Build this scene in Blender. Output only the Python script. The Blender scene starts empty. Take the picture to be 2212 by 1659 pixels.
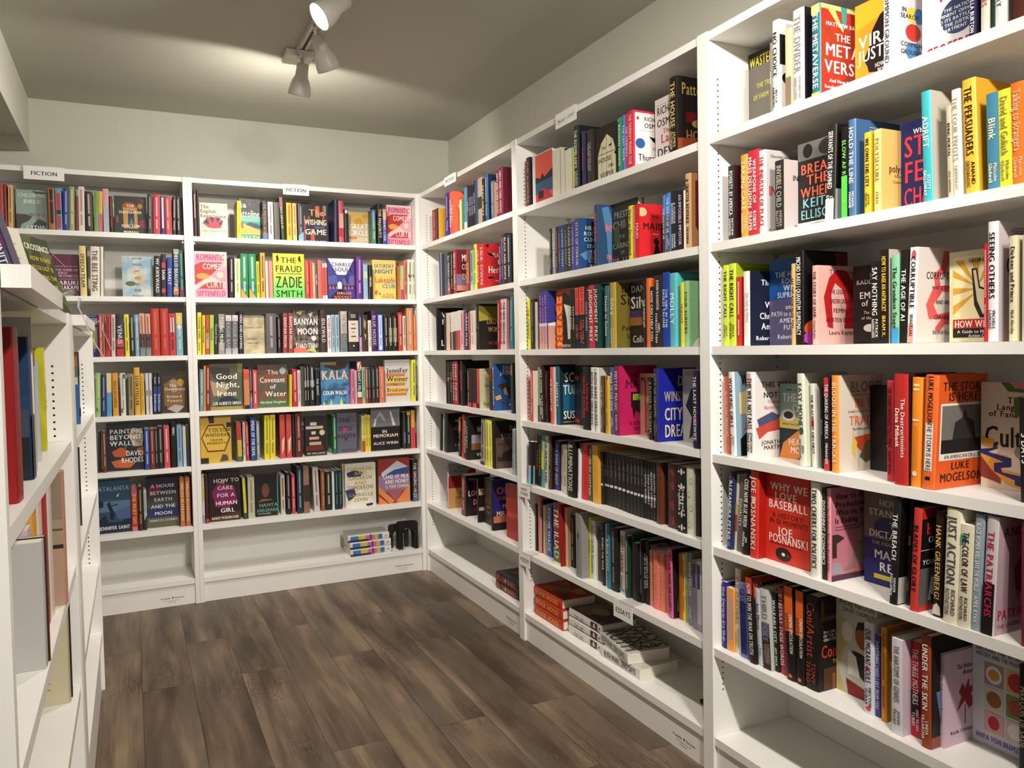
import bpy, math, random, re
from mathutils import Vector, Matrix
random.seed(7)
S = bpy.context.scene
WORLD_STR, EXPOSURE = .55, 0.16
P1, P2, P3, P4, P5 = 24, 38, 38, 72, 100
BULB_STR = 25
CEIL_GLOW, CEIL_GLOW_DIR = 24, (-.15, .9, -.2)  # extra lamp added at the first head to brighten the ceiling
WALLC, CEILC, MELA = 'c6c5b7', 'b8b6a8', 'efede8'
FLA, FLB, FLC = '3e3227', '625242', '8c7860'
NBOOKS = 300
COL = S.collection

# ------------------------------------------------------------------ camera, world, lamps, exposure
IW, IH = 2212, 1659
F = 1691.97
YAW, PITCH, ROLL = .4428, -.035, -.0186
CAMZ = 1.2640
XR, YB, UW, HT, CEIL, DEP = 1.5002, 4.2357, 1.2192, 2.151, 2.5495, .308

def cam_axes():
    cy, sy = math.cos(YAW), math.sin(YAW)
    f = Vector((sy*math.cos(PITCH), cy*math.cos(PITCH), math.sin(PITCH)))
    r = Vector((cy, -sy, 0)); u = r.cross(f)
    c, s = math.cos(ROLL), math.sin(ROLL)
    return c*r + s*u, -s*r + c*u, f
_r, _u, _f = cam_axes()
cam = bpy.data.cameras.new('camera'); camo = bpy.data.objects.new('camera', cam); COL.objects.link(camo)
m = Matrix((( _r.x, _u.x, -_f.x, 0), (_r.y, _u.y, -_f.y, 0), (_r.z, _u.z, -_f.z, CAMZ), (0, 0, 0, 1)))
camo.matrix_world = m
cam.sensor_fit = 'HORIZONTAL'; cam.sensor_width = 36; cam.lens = F/IW*36
cam.shift_x = 19.54/IW; cam.shift_y = -16.60/IW
cam.clip_start = .02
S.camera = camo

w = bpy.data.worlds.new('shop_ambient'); S.world = w; w.use_nodes = True
bgn = w.node_tree.nodes['Background']; bgn.inputs[0].default_value = (1, .96, .9, 1); bgn.inputs[1].default_value = WORLD_STR
S.view_settings.view_transform = 'Standard'; S.view_settings.look = 'None'
S.view_settings.gamma = 1; S.view_settings.use_curve_mapping = False
S.view_settings.exposure = EXPOSURE
S.cycles.use_denoising = True
S.cycles.max_bounces = 8; S.cycles.diffuse_bounces = 4; S.cycles.glossy_bounces = 3; S.cycles.transmission_bounces = 4
S.cycles.use_adaptive_sampling = True; S.cycles.adaptive_threshold = .02
S.cycles.caustics_reflective = False; S.cycles.caustics_refractive = False

def spot(name, loc, aim, power, size=110, blend=.6, rad=.035, col=(1, .935, .85)):
    l = bpy.data.lights.new(name, 'SPOT'); l.energy = power; l.spot_size = math.radians(size); l.spot_blend = blend
    l.shadow_soft_size = rad; l.color = col
    o = bpy.data.objects.new(name, l); COL.objects.link(o); o.location = loc
    o.rotation_euler = (Vector(aim) - Vector(loc)).to_track_quat('-Z', 'Y').to_euler()
    return o
TRX = .69                       # the ceiling track runs toward the camera at this x
# lamp of every head on the track: (y on track, aim point, power); the first three are in view, the rest are unseen heads added as fill
HEADS = [(3.37, (.60, 3.80, 1.4), P1, 120), (3.047, (1.19, 3.42, 1.5), P2, 110), (2.68, (-.11, 2.60, 1.85), P3, 150),
         (.75, (1.6, 2.9, .75), P4, 100), (-.15, (1.6, 1.25, .45), P4, 110), (-.6, (.55, 4.2, 1.0), P5, 90), (-1.1, (-.5, 2.6, .6), P4, 110)]

# ------------------------------------------------------------------ helpers
def lin(h):
    if len(h) == 3: h = ''.join(c*2 for c in h)
    v = [int(h[i:i+2], 16)/255 for i in (0, 2, 4)]
    return tuple(((c/12.92) if c <= .04045 else ((c+.055)/1.055)**2.4) for c in v) + (1,)
_mats = {}
def nd(nt, t, **k):
    n = nt.nodes.new(t)
    for a, b in k.items(): setattr(n, a, b)
    return n
def mat(spec, rough=.42, sat=True):
    """'aabbcc' plain print, 'n:a,b,scale' mottled print, 'g:a,b' print that grades from a at the top to b"""
    key = (spec, rough)
    if key in _mats: return _mats[key]
    M = bpy.data.materials.new('print_' + re.sub('[^0-9a-z]', '_', spec.lower())); M.use_nodes = True
    nt = M.node_tree; b = nt.nodes['Principled BSDF']; L = nt.links
    no = nd(nt, 'ShaderNodeTexNoise'); no.inputs['Scale'].default_value = 60
    tc = nd(nt, 'ShaderNodeTexCoord'); L.new(tc.outputs['Object'], no.inputs['Vector'])
    mr = nd(nt, 'ShaderNodeMapRange'); mr.inputs[3].default_value = rough-.06; mr.inputs[4].default_value = rough+.08
    L.new(no.outputs[0], mr.inputs[0]); L.new(mr.outputs[0], b.inputs['Roughness'])
    b.inputs['Specular IOR Level'].default_value = .35
    if spec[0] in 'ng' and spec[1] == ':':
        p = spec[2:].split(',')
        mx = nd(nt, 'ShaderNodeMix', data_type='RGBA')
        mx.inputs[6].default_value = lin(p[0]); mx.inputs[7].default_value = lin(p[1])
        if spec[0] == 'n':
            n2 = nd(nt, 'ShaderNodeTexNoise'); n2.inputs['Scale'].default_value = float(p[2])*5; n2.inputs['Detail'].default_value = 4
            cr = nd(nt, 'ShaderNodeValToRGB'); cr.color_ramp.elements[0].position = .42; cr.color_ramp.elements[1].position = .58
            L.new(tc.outputs['Object'], n2.inputs['Vector']); L.new(n2.outputs[0], cr.inputs[0]); L.new(cr.outputs[0], mx.inputs[0])
        else:
            se = nd(nt, 'ShaderNodeSeparateXYZ'); L.new(tc.outputs['Object'], se.inputs[0])
            m2 = nd(nt, 'ShaderNodeMapRange'); m2.inputs[1].default_value = .04; m2.inputs[2].default_value = .2
            m2.inputs[3].default_value = 1; m2.inputs[4].default_value = 0
            L.new(se.outputs[2], m2.inputs[0]); L.new(m2.outputs[0], mx.inputs[0])
        L.new(mx.outputs[2], b.inputs['Base Color'])
    else:
        b.inputs['Base Color'].default_value = lin(spec)
    _mats[key] = M
    return M

class MB:
    """collects faces with a material each, builds ONE mesh object"""
    def __init__(s): s.v = []; s.f = []; s.m = []; s.ms = []; s.smooth = []
    def mi(s, m):
        if m not in s.ms: s.ms.append(m)
        return s.ms.index(m)
    def add(s, vs, fs, m, sm=False):
        k = len(s.v); i = s.mi(m); s.v.extend(vs)
        for f in fs: s.f.append([a+k for a in f]); s.m.append(i); s.smooth.append(sm)
    def box(s, x0, x1, y0, y1, z0, z1, m):
        s.add([(x0,y0,z0),(x1,y0,z0),(x1,y1,z0),(x0,y1,z0),(x0,y0,z1),(x1,y0,z1),(x1,y1,z1),(x0,y1,z1)],
              [(0,3,2,1),(4,5,6,7),(0,1,5,4),(1,2,6,5),(2,3,7,6),(3,0,4,7)], m)
    def prism(s, pts, z0, z1, m):
        n = len(pts)
        s.add([(x,y,z0) for x,y in pts]+[(x,y,z1) for x,y in pts],
              [tuple(range(n-1,-1,-1)), tuple(range(n,2*n))]+[(i,(i+1)%n,n+(i+1)%n,n+i) for i in range(n)], m)
    def join(s, o, mw):
        k = len(s.v); s.v.extend([tuple(mw @ Vector(p)) for p in o.v])
        mp = [s.mi(m) for m in o.ms]
        for f, i, q in zip(o.f, o.m, o.smooth): s.f.append([a+k for a in f]); s.m.append(mp[i]); s.smooth.append(q)
    def mesh(s, name):
        me = bpy.data.meshes.new(name); me.from_pydata(s.v, [], s.f)
        for m in s.ms: me.materials.append(m)
        me.polygons.foreach_set('material_index', s.m); me.polygons.foreach_set('use_smooth', s.smooth); me.update()
        return me
    def build(s, name, parent=None, mw=None, bevel=0):
        o = bpy.data.objects.new(name, s.mesh(name)); COL.objects.link(o)
        if parent: o.parent = parent
        if mw is not None: o.matrix_local = mw
        if bevel:
            b = o.modifiers.new('edge', 'BEVEL'); b.width = bevel; b.segments = 2; b.limit_method = 'ANGLE'
        return o
def empty(name, mw, label, cat, group=None):
    o = bpy.data.objects.new(name, None); COL.objects.link(o); o.matrix_world = mw; o.empty_display_size = .05
    o['label'] = label; o['category'] = cat
    if group: o['group'] = group
    return o
def struct(mb, name):
    o = mb.build(name); o['kind'] = 'structure'; return o

# lettering: each character meshed once, then laid out as faces
_gl = {}
def _measure(body, off):
    cu = bpy.data.curves.new('t', 'FONT'); cu.body = body; cu.size = 1; cu.offset = off; cu.resolution_u = 2
    cu.fill_mode = 'FRONT'
    o = bpy.data.objects.new('t', cu); COL.objects.link(o)
    dg = bpy.context.evaluated_depsgraph_get(); dg.update()
    me = o.evaluated_get(dg).to_mesh()
    v = [(a.co.x, a.co.y) for a in me.vertices]; f = [tuple(p.vertices) for p in me.polygons]
    o.evaluated_get(dg).to_mesh_clear(); bpy.data.objects.remove(o); bpy.data.curves.remove(cu)
    return v, f
def glyphs(off, chars):
    """mesh all characters in one go per weight"""
    base = None
    for ch in chars:
        if (ch, off) in _gl: continue
        v, f = _measure(ch, 0)
        xs = [a for a, _ in v] or [0, .3]
        _gl[(ch, off)] = (v, f, max(xs)+.09-min(0, min(xs)))
    _gl[(' ', off)] = ([], [], .33)
CAP = .73
def text(mb, s, org, ux, uy, nrm, boxw, boxh, m, off=.013, align='c', lift=.0003, minasp=.5, fill=False):
    """lays s into a box boxw x boxh whose centre (or left-centre) is org"""
    s = s.replace("'", "'")
    tot = 0; lst = []
    for ch in s:
        g = _gl.get((ch, off)) or _gl.get((ch.upper(), off))
        if g is None: g = _gl[(' ', off)]
        lst.append((g, tot)); tot += g[2]
    if tot <= 0: return
    sy = boxh/CAP; sx = sy
    if tot*sx > boxw: sx = boxw/tot
    elif fill: sx = min(boxw/tot, sy*1.5)
    if sx < sy*minasp: sy = sx/minasp
    x0 = -tot*sx/2 if align == 'c' else 0
    y0 = -CAP*sy/2
    for g, tx in lst:
        if not g[0]: continue
        vs = []
        for a, b in g[0]:
            p = org + ux*(x0+(tx+a)*sx) + uy*(y0+b*sy) + nrm*lift
            vs.append((p.x, p.y, p.z))
        mb.add(vs, g[1], m)
        if off:   # heavier stroke: a second pass a hair to the side and above
            dv = ux*(sx*.045) + nrm*.00002
            mb.add([(a+dv.x, b+dv.y, c+dv.z) for a, b, c in vs], g[1], m)
def split_items(s): return [q for q in re.split(r'/(?=[boTtpv] )', s) if q.strip()]
def face_art(mb, spec, org, ux, uy, nrm, W, H, clipw=None, first=.0003):
    """prints a cover or spine design: org is the top-left corner as seen, ux right, uy up"""
    lift = first
    cw = clipw or W
    for it in split_items(spec):
        a = it.split(); k = a[0]; lift += .00006
        if k == 'b':
            x, y, w_, h_ = [float(q) for q in a[1:5]]
            x2 = min(x+w_, cw/W)
            if x2 <= x: continue
            P = [(x, y), (x2, y), (x2, y+h_), (x, y+h_)]; c = a[5]
        elif k == 'o':
            x, y, rx, ry = [float(q) for q in a[1:5]]; c = a[5]
            P = [(x+rx*math.cos(i*math.pi/12), y+ry*math.sin(i*math.pi/12)) for i in range(24)]
        elif k == 'p':
            c = a[1]; P = [tuple(float(z) for z in q.split(',')) for q in a[2:]]
        elif k in 'tTv':
            if k == 't': x, y, h_, c, tx = .5, float(a[1]), float(a[2]), a[3], ' '.join(a[4:])
            elif k == 'T': x, y, h_, c, tx = float(a[1]), float(a[2]), float(a[3]), a[4], ' '.join(a[5:])
            else: x, y, h_, c, tx = float(a[1]), float(a[2]), 0, a[3], ' '.join(a[4:])
            o = org + ux*(x*W) - uy*(y*H)
            if k == 'v': text(mb, tx, o, -uy, ux, nrm, (.9 if W > .09 else .42)*H, W*.42, mat(c), lift=lift)
            elif k == 't': text(mb, tx, o, ux, uy, nrm, W*.86, h_*H, mat(c), lift=lift)
            else:
                n0 = len(mb.v)
                text(mb, tx, o, ux, uy, nrm, W*(.97-x) if W*.97 <= cw or True else cw, h_*H, mat(c), lift=lift, align='l')
            continue
        P = [(max(0, min(cw/W, x)), max(0, min(1, y))) for x, y in P]
        vs = [org + ux*(x*W) - uy*(y*H) + nrm*lift for x, y in P]
        mb.add([(v.x, v.y, v.z) for v in vs], [tuple(range(len(vs)))], mat(c if ':' not in c else c))

for _o in (.013, .004, 0):
    glyphs(_o, ['A', 'B'] and list('ABCDEFGHIJKLMNOPQRSTUVWXYZabcdefghijklmnopqrstuvwxyz0123456789.,!?&:-|()') + ['/'])

# ------------------------------------------------------------------ books
PAGE = None
def spine_text(mb, txt, fg, w_, h, x0, y, half=None):
    """title and author run down the spine; '=' stands for print too small to read in the photo"""
    c = mat(fg); ux, uy, n = Vector((0, 0, -1)), Vector((1, 0, 0)), Vector((0, -1, 0))
    segs = txt.split('~')
    cx = x0+w_/2
    if segs[0] == '=':
        rg = random.Random(int(w_*1e5)+int(h*1e4)); z = h*.93
        for part in ((.93, .45), (.38, .15)):
            z = h*part[0]
            while z > h*part[1]:
                l = h*rg.uniform(.007, .022)
                mb.add([(cx-w_*.13, y-.0003, z), (cx+w_*.13, y-.0003, z), (cx+w_*.13, y-.0003, z-l*.62), (cx-w_*.13, y-.0003, z-l*.62)], [(0, 1, 2, 3)], c)
                z -= l
        return
    lines = [(segs[0], .07, .90 if len(segs) == 1 else .66)]
    if len(segs) > 1: lines.append((segs[1], .70, .93))
    if half: lines = [(segs[0], half[0], half[1])]
    for i, (t, a, b) in enumerate(lines):
        L = (b-a)*h
        est = len(t)*.6*w_*.62
        if est > L*1.7 and ' ' in t and w_ > .014:
            ws = t.split(); best = min(range(1, len(ws)), key=lambda q: abs(len(' '.join(ws[:q]))-len(' '.join(ws[q:]))))
            for j, part in enumerate((' '.join(ws[:best]), ' '.join(ws[best:]))):
                text(mb, part, Vector((cx+w_*(.2-.4*j), y, h*(1-(a+b)/2))), ux, uy, n, L, w_*.31, c)
        else:
            text(mb, t, Vector((cx, y, h*(1-(a+b)/2))), ux, uy, n, L, w_*(.6 if i == 0 else .42), c)

def book_parts(typ, w_, dep, h, bg, fg, txt, sp, cov, side, wn=None):
    """local frame: x along the shelf, y into the shelf, z up. returns (cover MB, pages MB)"""
    C, G = MB(), MB()
    hard = h > .218 or typ == 'F' and h > .2
    pg = mat('e6e0d0', .8)
    bgm = mat(bg)
    Z, X, Y = Vector((0, 0, 1)), Vector((1, 0, 0)), Vector((0, 1, 0))
    if typ in 'SP':
        t = min(.0024 if hard else .0006, w_*.2); r = min(.0035, w_*.16) if hard else min(.0012, w_*.08)
        n = 6
        out = [(w_*(.5-.5*math.cos(math.pi*i/n)) if hard else w_*i/n, r*(1-math.sin(math.pi*i/n))) for i in range(n+1)]
        outline = [(0, dep)]+out+[(w_, dep), (w_-t, dep), (w_-t, r+t+.001), (t, r+t+.001), (t, dep)]
        C.prism(outline, 0, h, bgm)
        sy = min(p[1] for p in out) if hard else 0
        # flat print panel just proud of the spine's curve
        iw = w_*.84; ix = w_*.08
        e = .003 if hard else .0004
        G.box(t, w_-t, r+t+.001, dep-e, e, h-e, pg)
        if typ == 'P':   # shelved fore edge out: the page block faces the room
            mw = Matrix.Translation((w_, dep, 0)) @ Matrix.Rotation(math.pi, 4, 'Z')
            C2, G2 = MB(), MB(); C2.join(C, mw); G2.join(G, mw); return C2, G2
        yy = -.0001
        face_art(C, sp, Vector((ix*.5, yy, h)), X, Z, -Y, w_-ix, h)
        vy = [float(q.split()[2]) for q in split_items(sp) if q.startswith('v ')]
        if txt: spine_text(C, txt, fg, w_, h, 0, yy-.0006, (.52, .94) if vy and vy[0] < .4 else None)
        if cov or side:
            cb = cov.split('/', 1)
            base = split_items('/'+cov) if cov else []
            cbg = re.split(r'/(?=[boTtpv] )', cov)[0] if cov else ''
            art = cov[len(cbg):] if cov else ''
            if side > 0:
                o = Vector((w_, r, h)); ux, nn = Y, X
                if cbg: C.add([(w_+.0002, r*1.2, 0), (w_+.0002, dep, 0), (w_+.0002, dep, h), (w_+.0002, r*1.2, h)], [(0, 1, 2, 3)], mat(cbg))
            else:
                o = Vector((0, dep, h)); ux, nn = -Y, -X
                if cbg: C.add([(-.0002, dep, 0), (-.0002, r*1.2, 0), (-.0002, r*1.2, h), (-.0002, dep, h)], [(0, 1, 2, 3)], mat(cbg))
            if art: face_art(C, art, o, ux, Z, nn, dep-r, h, first=.0005)
    else:
        th = .026; t = .0024 if hard else .0006; e = .003 if hard else .0004
        # spine on the left as seen, fore edge on the right
        C.prism([(0, 0), (w_, 0), (w_, t), (t, t), (t, th-t), (w_, th-t), (w_, th), (0, th)], 0, h, bgm)
        G.box(t, w_-e-.001, t, th-t, e, h-e, pg)
        cbg = re.split(r'/(?=[boTtpv] )', cov)[0] if cov else bg
        art = cov[len(cbg):] if cov else ''
        C.add([(0, -.0002, 0), (w_, -.0002, 0), (w_, -.0002, h), (0, -.0002, h)], [(0, 1, 2, 3)], mat(cbg or bg))
        W_ = max(wn or w_, w_)
        face_art(C, art, Vector((0, 0, h)), X, Z, -Y, W_ if W_-w_ < .012 else w_, h, clipw=w_, first=.0005)
    return C, G

HUES = [('black', (25, 22, 22)), ('charcoal', (55, 55, 58)), ('grey', (130, 130, 130)), ('pale grey', (190, 190, 188)), ('white', (228, 225, 222)),
        ('cream', (222, 212, 180)), ('tan', (190, 155, 115)), ('brown', (95, 58, 40)), ('dark brown', (58, 42, 34)), ('red', (200, 45, 42)), ('dark red', (130, 30, 35)),
        ('coral', (215, 100, 85)), ('orange', (230, 130, 50)), ('yellow', (228, 215, 55)), ('mustard', (205, 160, 50)), ('lime', (200, 218, 70)), ('green', (60, 140, 80)),
        ('dark green', (35, 65, 48)), ('pale green', (140, 195, 150)), ('teal', (60, 145, 150)), ('pale blue', (150, 180, 205)), ('blue', (50, 95, 170)), ('navy', (32, 38, 85)),
        ('purple', (90, 50, 115)), ('pink', (220, 160, 170)), ('magenta', (190, 50, 110)), ('olive', (125, 125, 70)), ('slate blue', (70, 100, 135))]
def hue(h):
    if len(h) == 3: h = ''.join(c*2 for c in h)
    r, g, b = [int(h[i:i+2], 16) for i in (0, 2, 4)]
    return min(HUES, key=lambda q: (q[1][0]-r)**2*.8+(q[1][1]-g)**2+(q[1][2]-b)**2*.8)[0]

UNITS = {  # origin of the front lower left corner as one faces it, rotation about z, which side of a book the aisle sees, label phrase
 'R1': (Vector((XR, YB, 0)), -math.pi/2, 1, 'corner mystery bookcase'),
 'R2': (Vector((XR, YB-UW, 0)), -math.pi/2, 1, 'essays and poetry bookcase'),
 'R3': (Vector((XR, YB-2*UW, 0)), -math.pi/2, 1, 'nonfiction bookcase'),
 'B2': (Vector((XR-UW, YB, 0)), 0, -1, 'fiction bookcase by the corner'),
 'B1': (Vector((XR-2*UW, YB, 0)), 0, 1, 'fiction bookcase under the beam')}
ORD = ['top', 'second', 'third', 'fourth', 'fifth', 'sixth', 'bottom']

def place(mb, unit, t, d, z, lean=0, w_=0):
    o, rz, _, _ = UNITS[unit]
    M = Matrix.Translation(o) @ Matrix.Rotation(rz, 4, 'Z') @ Matrix.Translation((t, d, z))
    if lean > 0: M = M @ Matrix.Translation((w_, 0, 0)) @ Matrix.Rotation(lean, 4, 'Y') @ Matrix.Translation((-w_, 0, 0))
    elif lean < 0: M = M @ Matrix.Rotation(lean, 4, 'Y')
    return M

def load_books():
    rows = []; unit = si = z = None
    for ln in DATA.strip().split('\n'):
        if ln[0] == '@':
            a = ln[1:].split(); unit, si, z = a[0], int(a[1]), int(a[2])/1000; continue
        h, txt, sp, cov, nm = (ln.split('|') + ['']*4)[:5] if ln.count('|') == 4 else _resplit(ln)
        a = h.split()
        typ = a[0]; b = dict(unit=unit, si=si, z=z, typ=typ, t=int(a[1])/1e4, d=int(a[2])/1e3, w=int(a[3])/1e4, h=int(a[4])/1e3, bg=a[6], fg=a[7], txt=txt, sp=sp, cov=cov, nm=nm)
        b['lean'] = math.radians(int(a[5])/10) if typ != 'F' else 0
        b['wn'] = int(a[5])/1e3 if typ == 'F' else 0
        o, rz, side, _ = UNITS[unit]; b['side'] = side
        c = place(None, unit, b['t'], b['d'], z) @ Vector((0, 0, 0))
        dist = (c - Vector((0, 0, CAMZ))).length
        vd = (c - Vector((0, 0, CAMZ))).normalized(); nv = Matrix.Rotation(rz, 3, 'Z') @ Vector((0, 1, 0))
        b['size'] = b['w']*b['h']/dist**2*max(.2, vd.dot(nv))
        rows.append(b)
    return rows
def _resplit(ln):
    p = ln.split('|'); extra = len(p)-5
    return [p[0], '|'.join(p[1:2+extra])] + p[2+extra:]

def build_books():
    rows = load_books()
    rank = sorted(rows, key=lambda b: -b['size'])
    keep = set(id(b) for b in rank[:NBOOKS])
    # labels: by title, else by look, else by the neighbours on the shelf
    shelves = {}
    for b in rows: shelves.setdefault((b['unit'], b['si']), []).append(b)
    used = {}
    for key, L in shelves.items():
        L.sort(key=lambda b: b['t'])
        for b in L:
            nm = b['nm']
            cvc = b['cov'].split('/')[0] if b['typ'] == 'F' and b['cov'] and ':' not in b['cov'].split('/')[0] else b['bg']
            b['hue'] = hue(cvc)
            b['short'] = re.split(r' with | beside | on | turned | leaning | and ', nm[2:].split(',')[0])[0] if nm else ''
            if nm[:1] == 'n': b['short'] = nm[2:].split(',')[0]
            elif nm: b['short'] = 'the ' + b['short']
            b['short'] = ' '.join(b['short'].split()[:6])
        for i, b in enumerate(L):
            nm = b['nm']; where = 'on the %s shelf of the %s' % (ORD[b['si']-1], UNITS[b['unit']][3])
            if nm and nm[0] == 'n':
                face = ' shown face out' if b['typ'] == 'F' else ''
                ti = nm[2:]
                lab = '%s book titled %s%s' % (b['hue'], ti, face)
                if len(lab.split()) + len(where.split()) <= 16: lab += ' ' + where
                elif len(lab.split()) < 13: lab += ', ' + ORD[b['si']-1] + ' shelf'
            elif nm:
                lab = nm[2:]
                if len(lab.split()) + len(where.split()) <= 16: lab += ' ' + where
                elif len(lab.split()) <= 13: lab += ', ' + ORD[b['si']-1] + ' shelf'
            else:
                pv = next((q for q in reversed(L[:i]) if q['short']), None); nx = next((q for q in L[i+1:] if q['short']), None)
                run = [q for q in L if not q['short'] and next((p for p in reversed(L[:L.index(q)]) if p['short']), None) is pv]
                same = [q for q in run if q['hue'] == b['hue']]
                wd = 'slim ' if b['w'] < .016 else ('thick ' if b['w'] > .038 else '')
                lab = '%s%s book' % (wd, b['hue'])
                if len(same) > 1: lab = ['first', 'second', 'third', 'fourth', 'fifth', 'sixth', 'seventh', 'eighth', 'ninth', 'tenth', 'eleventh', 'twelfth', 'thirteenth', 'fourteenth', 'fifteenth', 'sixteenth', 'last'][min(16, same.index(b))] + ' ' + b['hue'] + ' book'
                if len(same) == 1 and pv and nx and len(pv['short'].split())+len(nx['short'].split()) <= 8: lab += ' between ' + pv['short'] + ' and ' + nx['short']
                elif pv: lab += ' after ' + pv['short']
                elif nx: lab += ' before ' + nx['short']
                lab += ', %s shelf' % ORD[b['si']-1]
            lab = ' '.join(lab.split()[:16])
            if lab in used: lab = ' '.join((lab + ', ' + UNITS[b['unit']][3]).split()[:16])
            used[lab] = 1
            b['label'] = lab
    rest = MB()
    for b in rows:
        dep = min(.165, .66*b['h']); 
        C, G = book_parts(b['typ'], b['w'], dep, b['h'], b['bg'], b['fg'], b['txt'], b['sp'], b['cov'], b['side'], b['wn'])
        M = place(None, b['unit'], b['t'], b['d'], b['z']+.0004, b['lean'], b['w'])
        if id(b) in keep:
            grp = 'books on the %s shelf of the %s' % (ORD[b['si']-1], UNITS[b['unit']][3])
            r = empty('book', M, b['label'], 'book', grp)
            C.build('cover', r); G.build('pages', r)
        else:
            rest.join(C, M); rest.join(G, M)
    if rest.v:
        o = rest.build('small_shelved_books'); o['kind'] = 'stuff'
        o['label'] = 'the slimmer and more distant books standing spine out on the shelves'; o['category'] = 'books'

# ------------------------------------------------------------------ room shell
def simple(name, col, rough=.6, bump=0, scale=200, var=.03, spec=.4):
    M = bpy.data.materials.new(name); M.use_nodes = True; nt = M.node_tree; L = nt.links; b = nt.nodes['Principled BSDF']
    tc = nd(nt, 'ShaderNodeTexCoord'); no = nd(nt, 'ShaderNodeTexNoise'); no.inputs['Scale'].default_value = 1.3; no.inputs['Detail'].default_value = 3
    L.new(tc.outputs['Object'], no.inputs['Vector'])
    mx = nd(nt, 'ShaderNodeMix', data_type='RGBA'); a = lin(col); mx.inputs[6].default_value = tuple(min(1, q*(1-var)) for q in a[:3])+(1,)
    mx.inputs[7].default_value = tuple(min(1, q*(1+var)) for q in a[:3])+(1,)
    L.new(no.outputs[0], mx.inputs[0]); L.new(mx.outputs[2], b.inputs['Base Color'])
    b.inputs['Roughness'].default_value = rough; b.inputs['Specular IOR Level'].default_value = spec
    if bump:
        n2 = nd(nt, 'ShaderNodeTexNoise'); n2.inputs['Scale'].default_value = scale; n2.inputs['Detail'].default_value = 3
        bp = nd(nt, 'ShaderNodeBump'); bp.inputs['Strength'].default_value = bump; bp.inputs['Distance'].default_value = .002
        L.new(tc.outputs['Object'], n2.inputs['Vector']); L.new(n2.outputs[0], bp.inputs['Height']); L.new(bp.outputs[0], b.inputs['Normal'])
    return M
WALLP = simple('sage_wall_paint', WALLC, .75, .25, 260)
CEILP = simple('ceiling_paint', CEILC, .8, .25, 260)
WHITE = simple('white_melamine', MELA, .38, .05, 500, .008)
WOODF = bpy.data.materials.new('oak_vinyl_planks')
def floor_mat(M):
    M.use_nodes = True; nt = M.node_tree; L = nt.links; b = nt.nodes['Principled BSDF']
    tc = nd(nt, 'ShaderNodeTexCoord'); se = nd(nt, 'ShaderNodeSeparateXYZ'); L.new(tc.outputs['Object'], se.inputs[0])
    cb = nd(nt, 'ShaderNodeCombineXYZ'); L.new(se.outputs[1], cb.inputs[0]); L.new(se.outputs[0], cb.inputs[1])
    def brick(mort, c1, c2):
        k = nd(nt, 'ShaderNodeTexBrick', offset=.37, squash=1.0); k.offset_frequency = 2
        k.inputs['Scale'].default_value = 1; k.inputs['Brick Width'].default_value = 1.22; k.inputs['Row Height'].default_value = .178
        k.inputs['Mortar Size'].default_value = mort; k.inputs['Mortar Smooth'].default_value = .1
        k.inputs['Color1'].default_value = c1; k.inputs['Color2'].default_value = c2; k.inputs['Mortar'].default_value = (0, 0, 0, 1)
        L.new(cb.outputs[0], k.inputs['Vector']); return k
    k = brick(0, (0, 0, 0, 1), (1, 1, 1, 1)); k2 = brick(.0012, (1, 1, 1, 1), (1, 1, 1, 1))
    # each plank reads its own piece of grain
    sh = nd(nt, 'ShaderNodeVectorMath', operation='MULTIPLY_ADD'); sh.inputs[1].default_value = (1, 1, 1)
    cc = nd(nt, 'ShaderNodeVectorMath', operation='SCALE'); cc.inputs[3].default_value = 37
    L.new(k.outputs['Color'], cc.inputs[0]); L.new(cb.outputs[0], sh.inputs[0]); L.new(cc.outputs[0], sh.inputs[2])
    st = nd(nt, 'ShaderNodeMapping'); st.inputs['Scale'].default_value = (.8, 7, 1); L.new(sh.outputs[0], st.inputs[0])
    n1 = nd(nt, 'ShaderNodeTexNoise'); n1.inputs['Scale'].default_value = 1.6; n1.inputs['Detail'].default_value = 3.5; n1.inputs['Distortion'].default_value = .6
    L.new(st.outputs[0], n1.inputs['Vector'])
    # cathedral grain: rings cut along the board
    mu = nd(nt, 'ShaderNodeMath', operation='MULTIPLY'); mu.inputs[1].default_value = 150; L.new(n1.outputs[0], mu.inputs[0])
    si = nd(nt, 'ShaderNodeMath', operation='SINE'); L.new(mu.outputs[0], si.inputs[0])
    pw = nd(nt, 'ShaderNodeMath', operation='POWER'); ab = nd(nt, 'ShaderNodeMath', operation='ABSOLUTE'); pw.inputs[1].default_value = 5
    L.new(si.outputs[0], ab.inputs[0]); L.new(ab.outputs[0], pw.inputs[0])
    nm = nd(nt, 'ShaderNodeTexNoise'); nm.inputs['Scale'].default_value = 1.7; L.new(cb.outputs[0], nm.inputs['Vector'])
    rm = nd(nt, 'ShaderNodeMapRange'); rm.inputs[1].default_value = .5; rm.inputs[2].default_value = .62; L.new(nm.outputs[0], rm.inputs[0])
    gl_ = nd(nt, 'ShaderNodeMath', operation='MULTIPLY'); L.new(pw.outputs[0], gl_.inputs[0]); L.new(rm.outputs[0], gl_.inputs[1])
    st2 = nd(nt, 'ShaderNodeMapping'); st2.inputs['Scale'].default_value = (3, 110, 1); L.new(sh.outputs[0], st2.inputs[0])
    n2 = nd(nt, 'ShaderNodeTexNoise'); n2.inputs['Scale'].default_value = 1.5; n2.inputs['Detail'].default_value = 4; L.new(st2.outputs[0], n2.inputs['Vector'])
    cr = nd(nt, 'ShaderNodeValToRGB'); e = cr.color_ramp.elements
    e[0].position = .25; e[0].color = lin(FLA); e[1].position = .8; e[1].color = lin(FLC)
    q = cr.color_ramp.elements.new(.5); q.color = lin(FLB)
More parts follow.
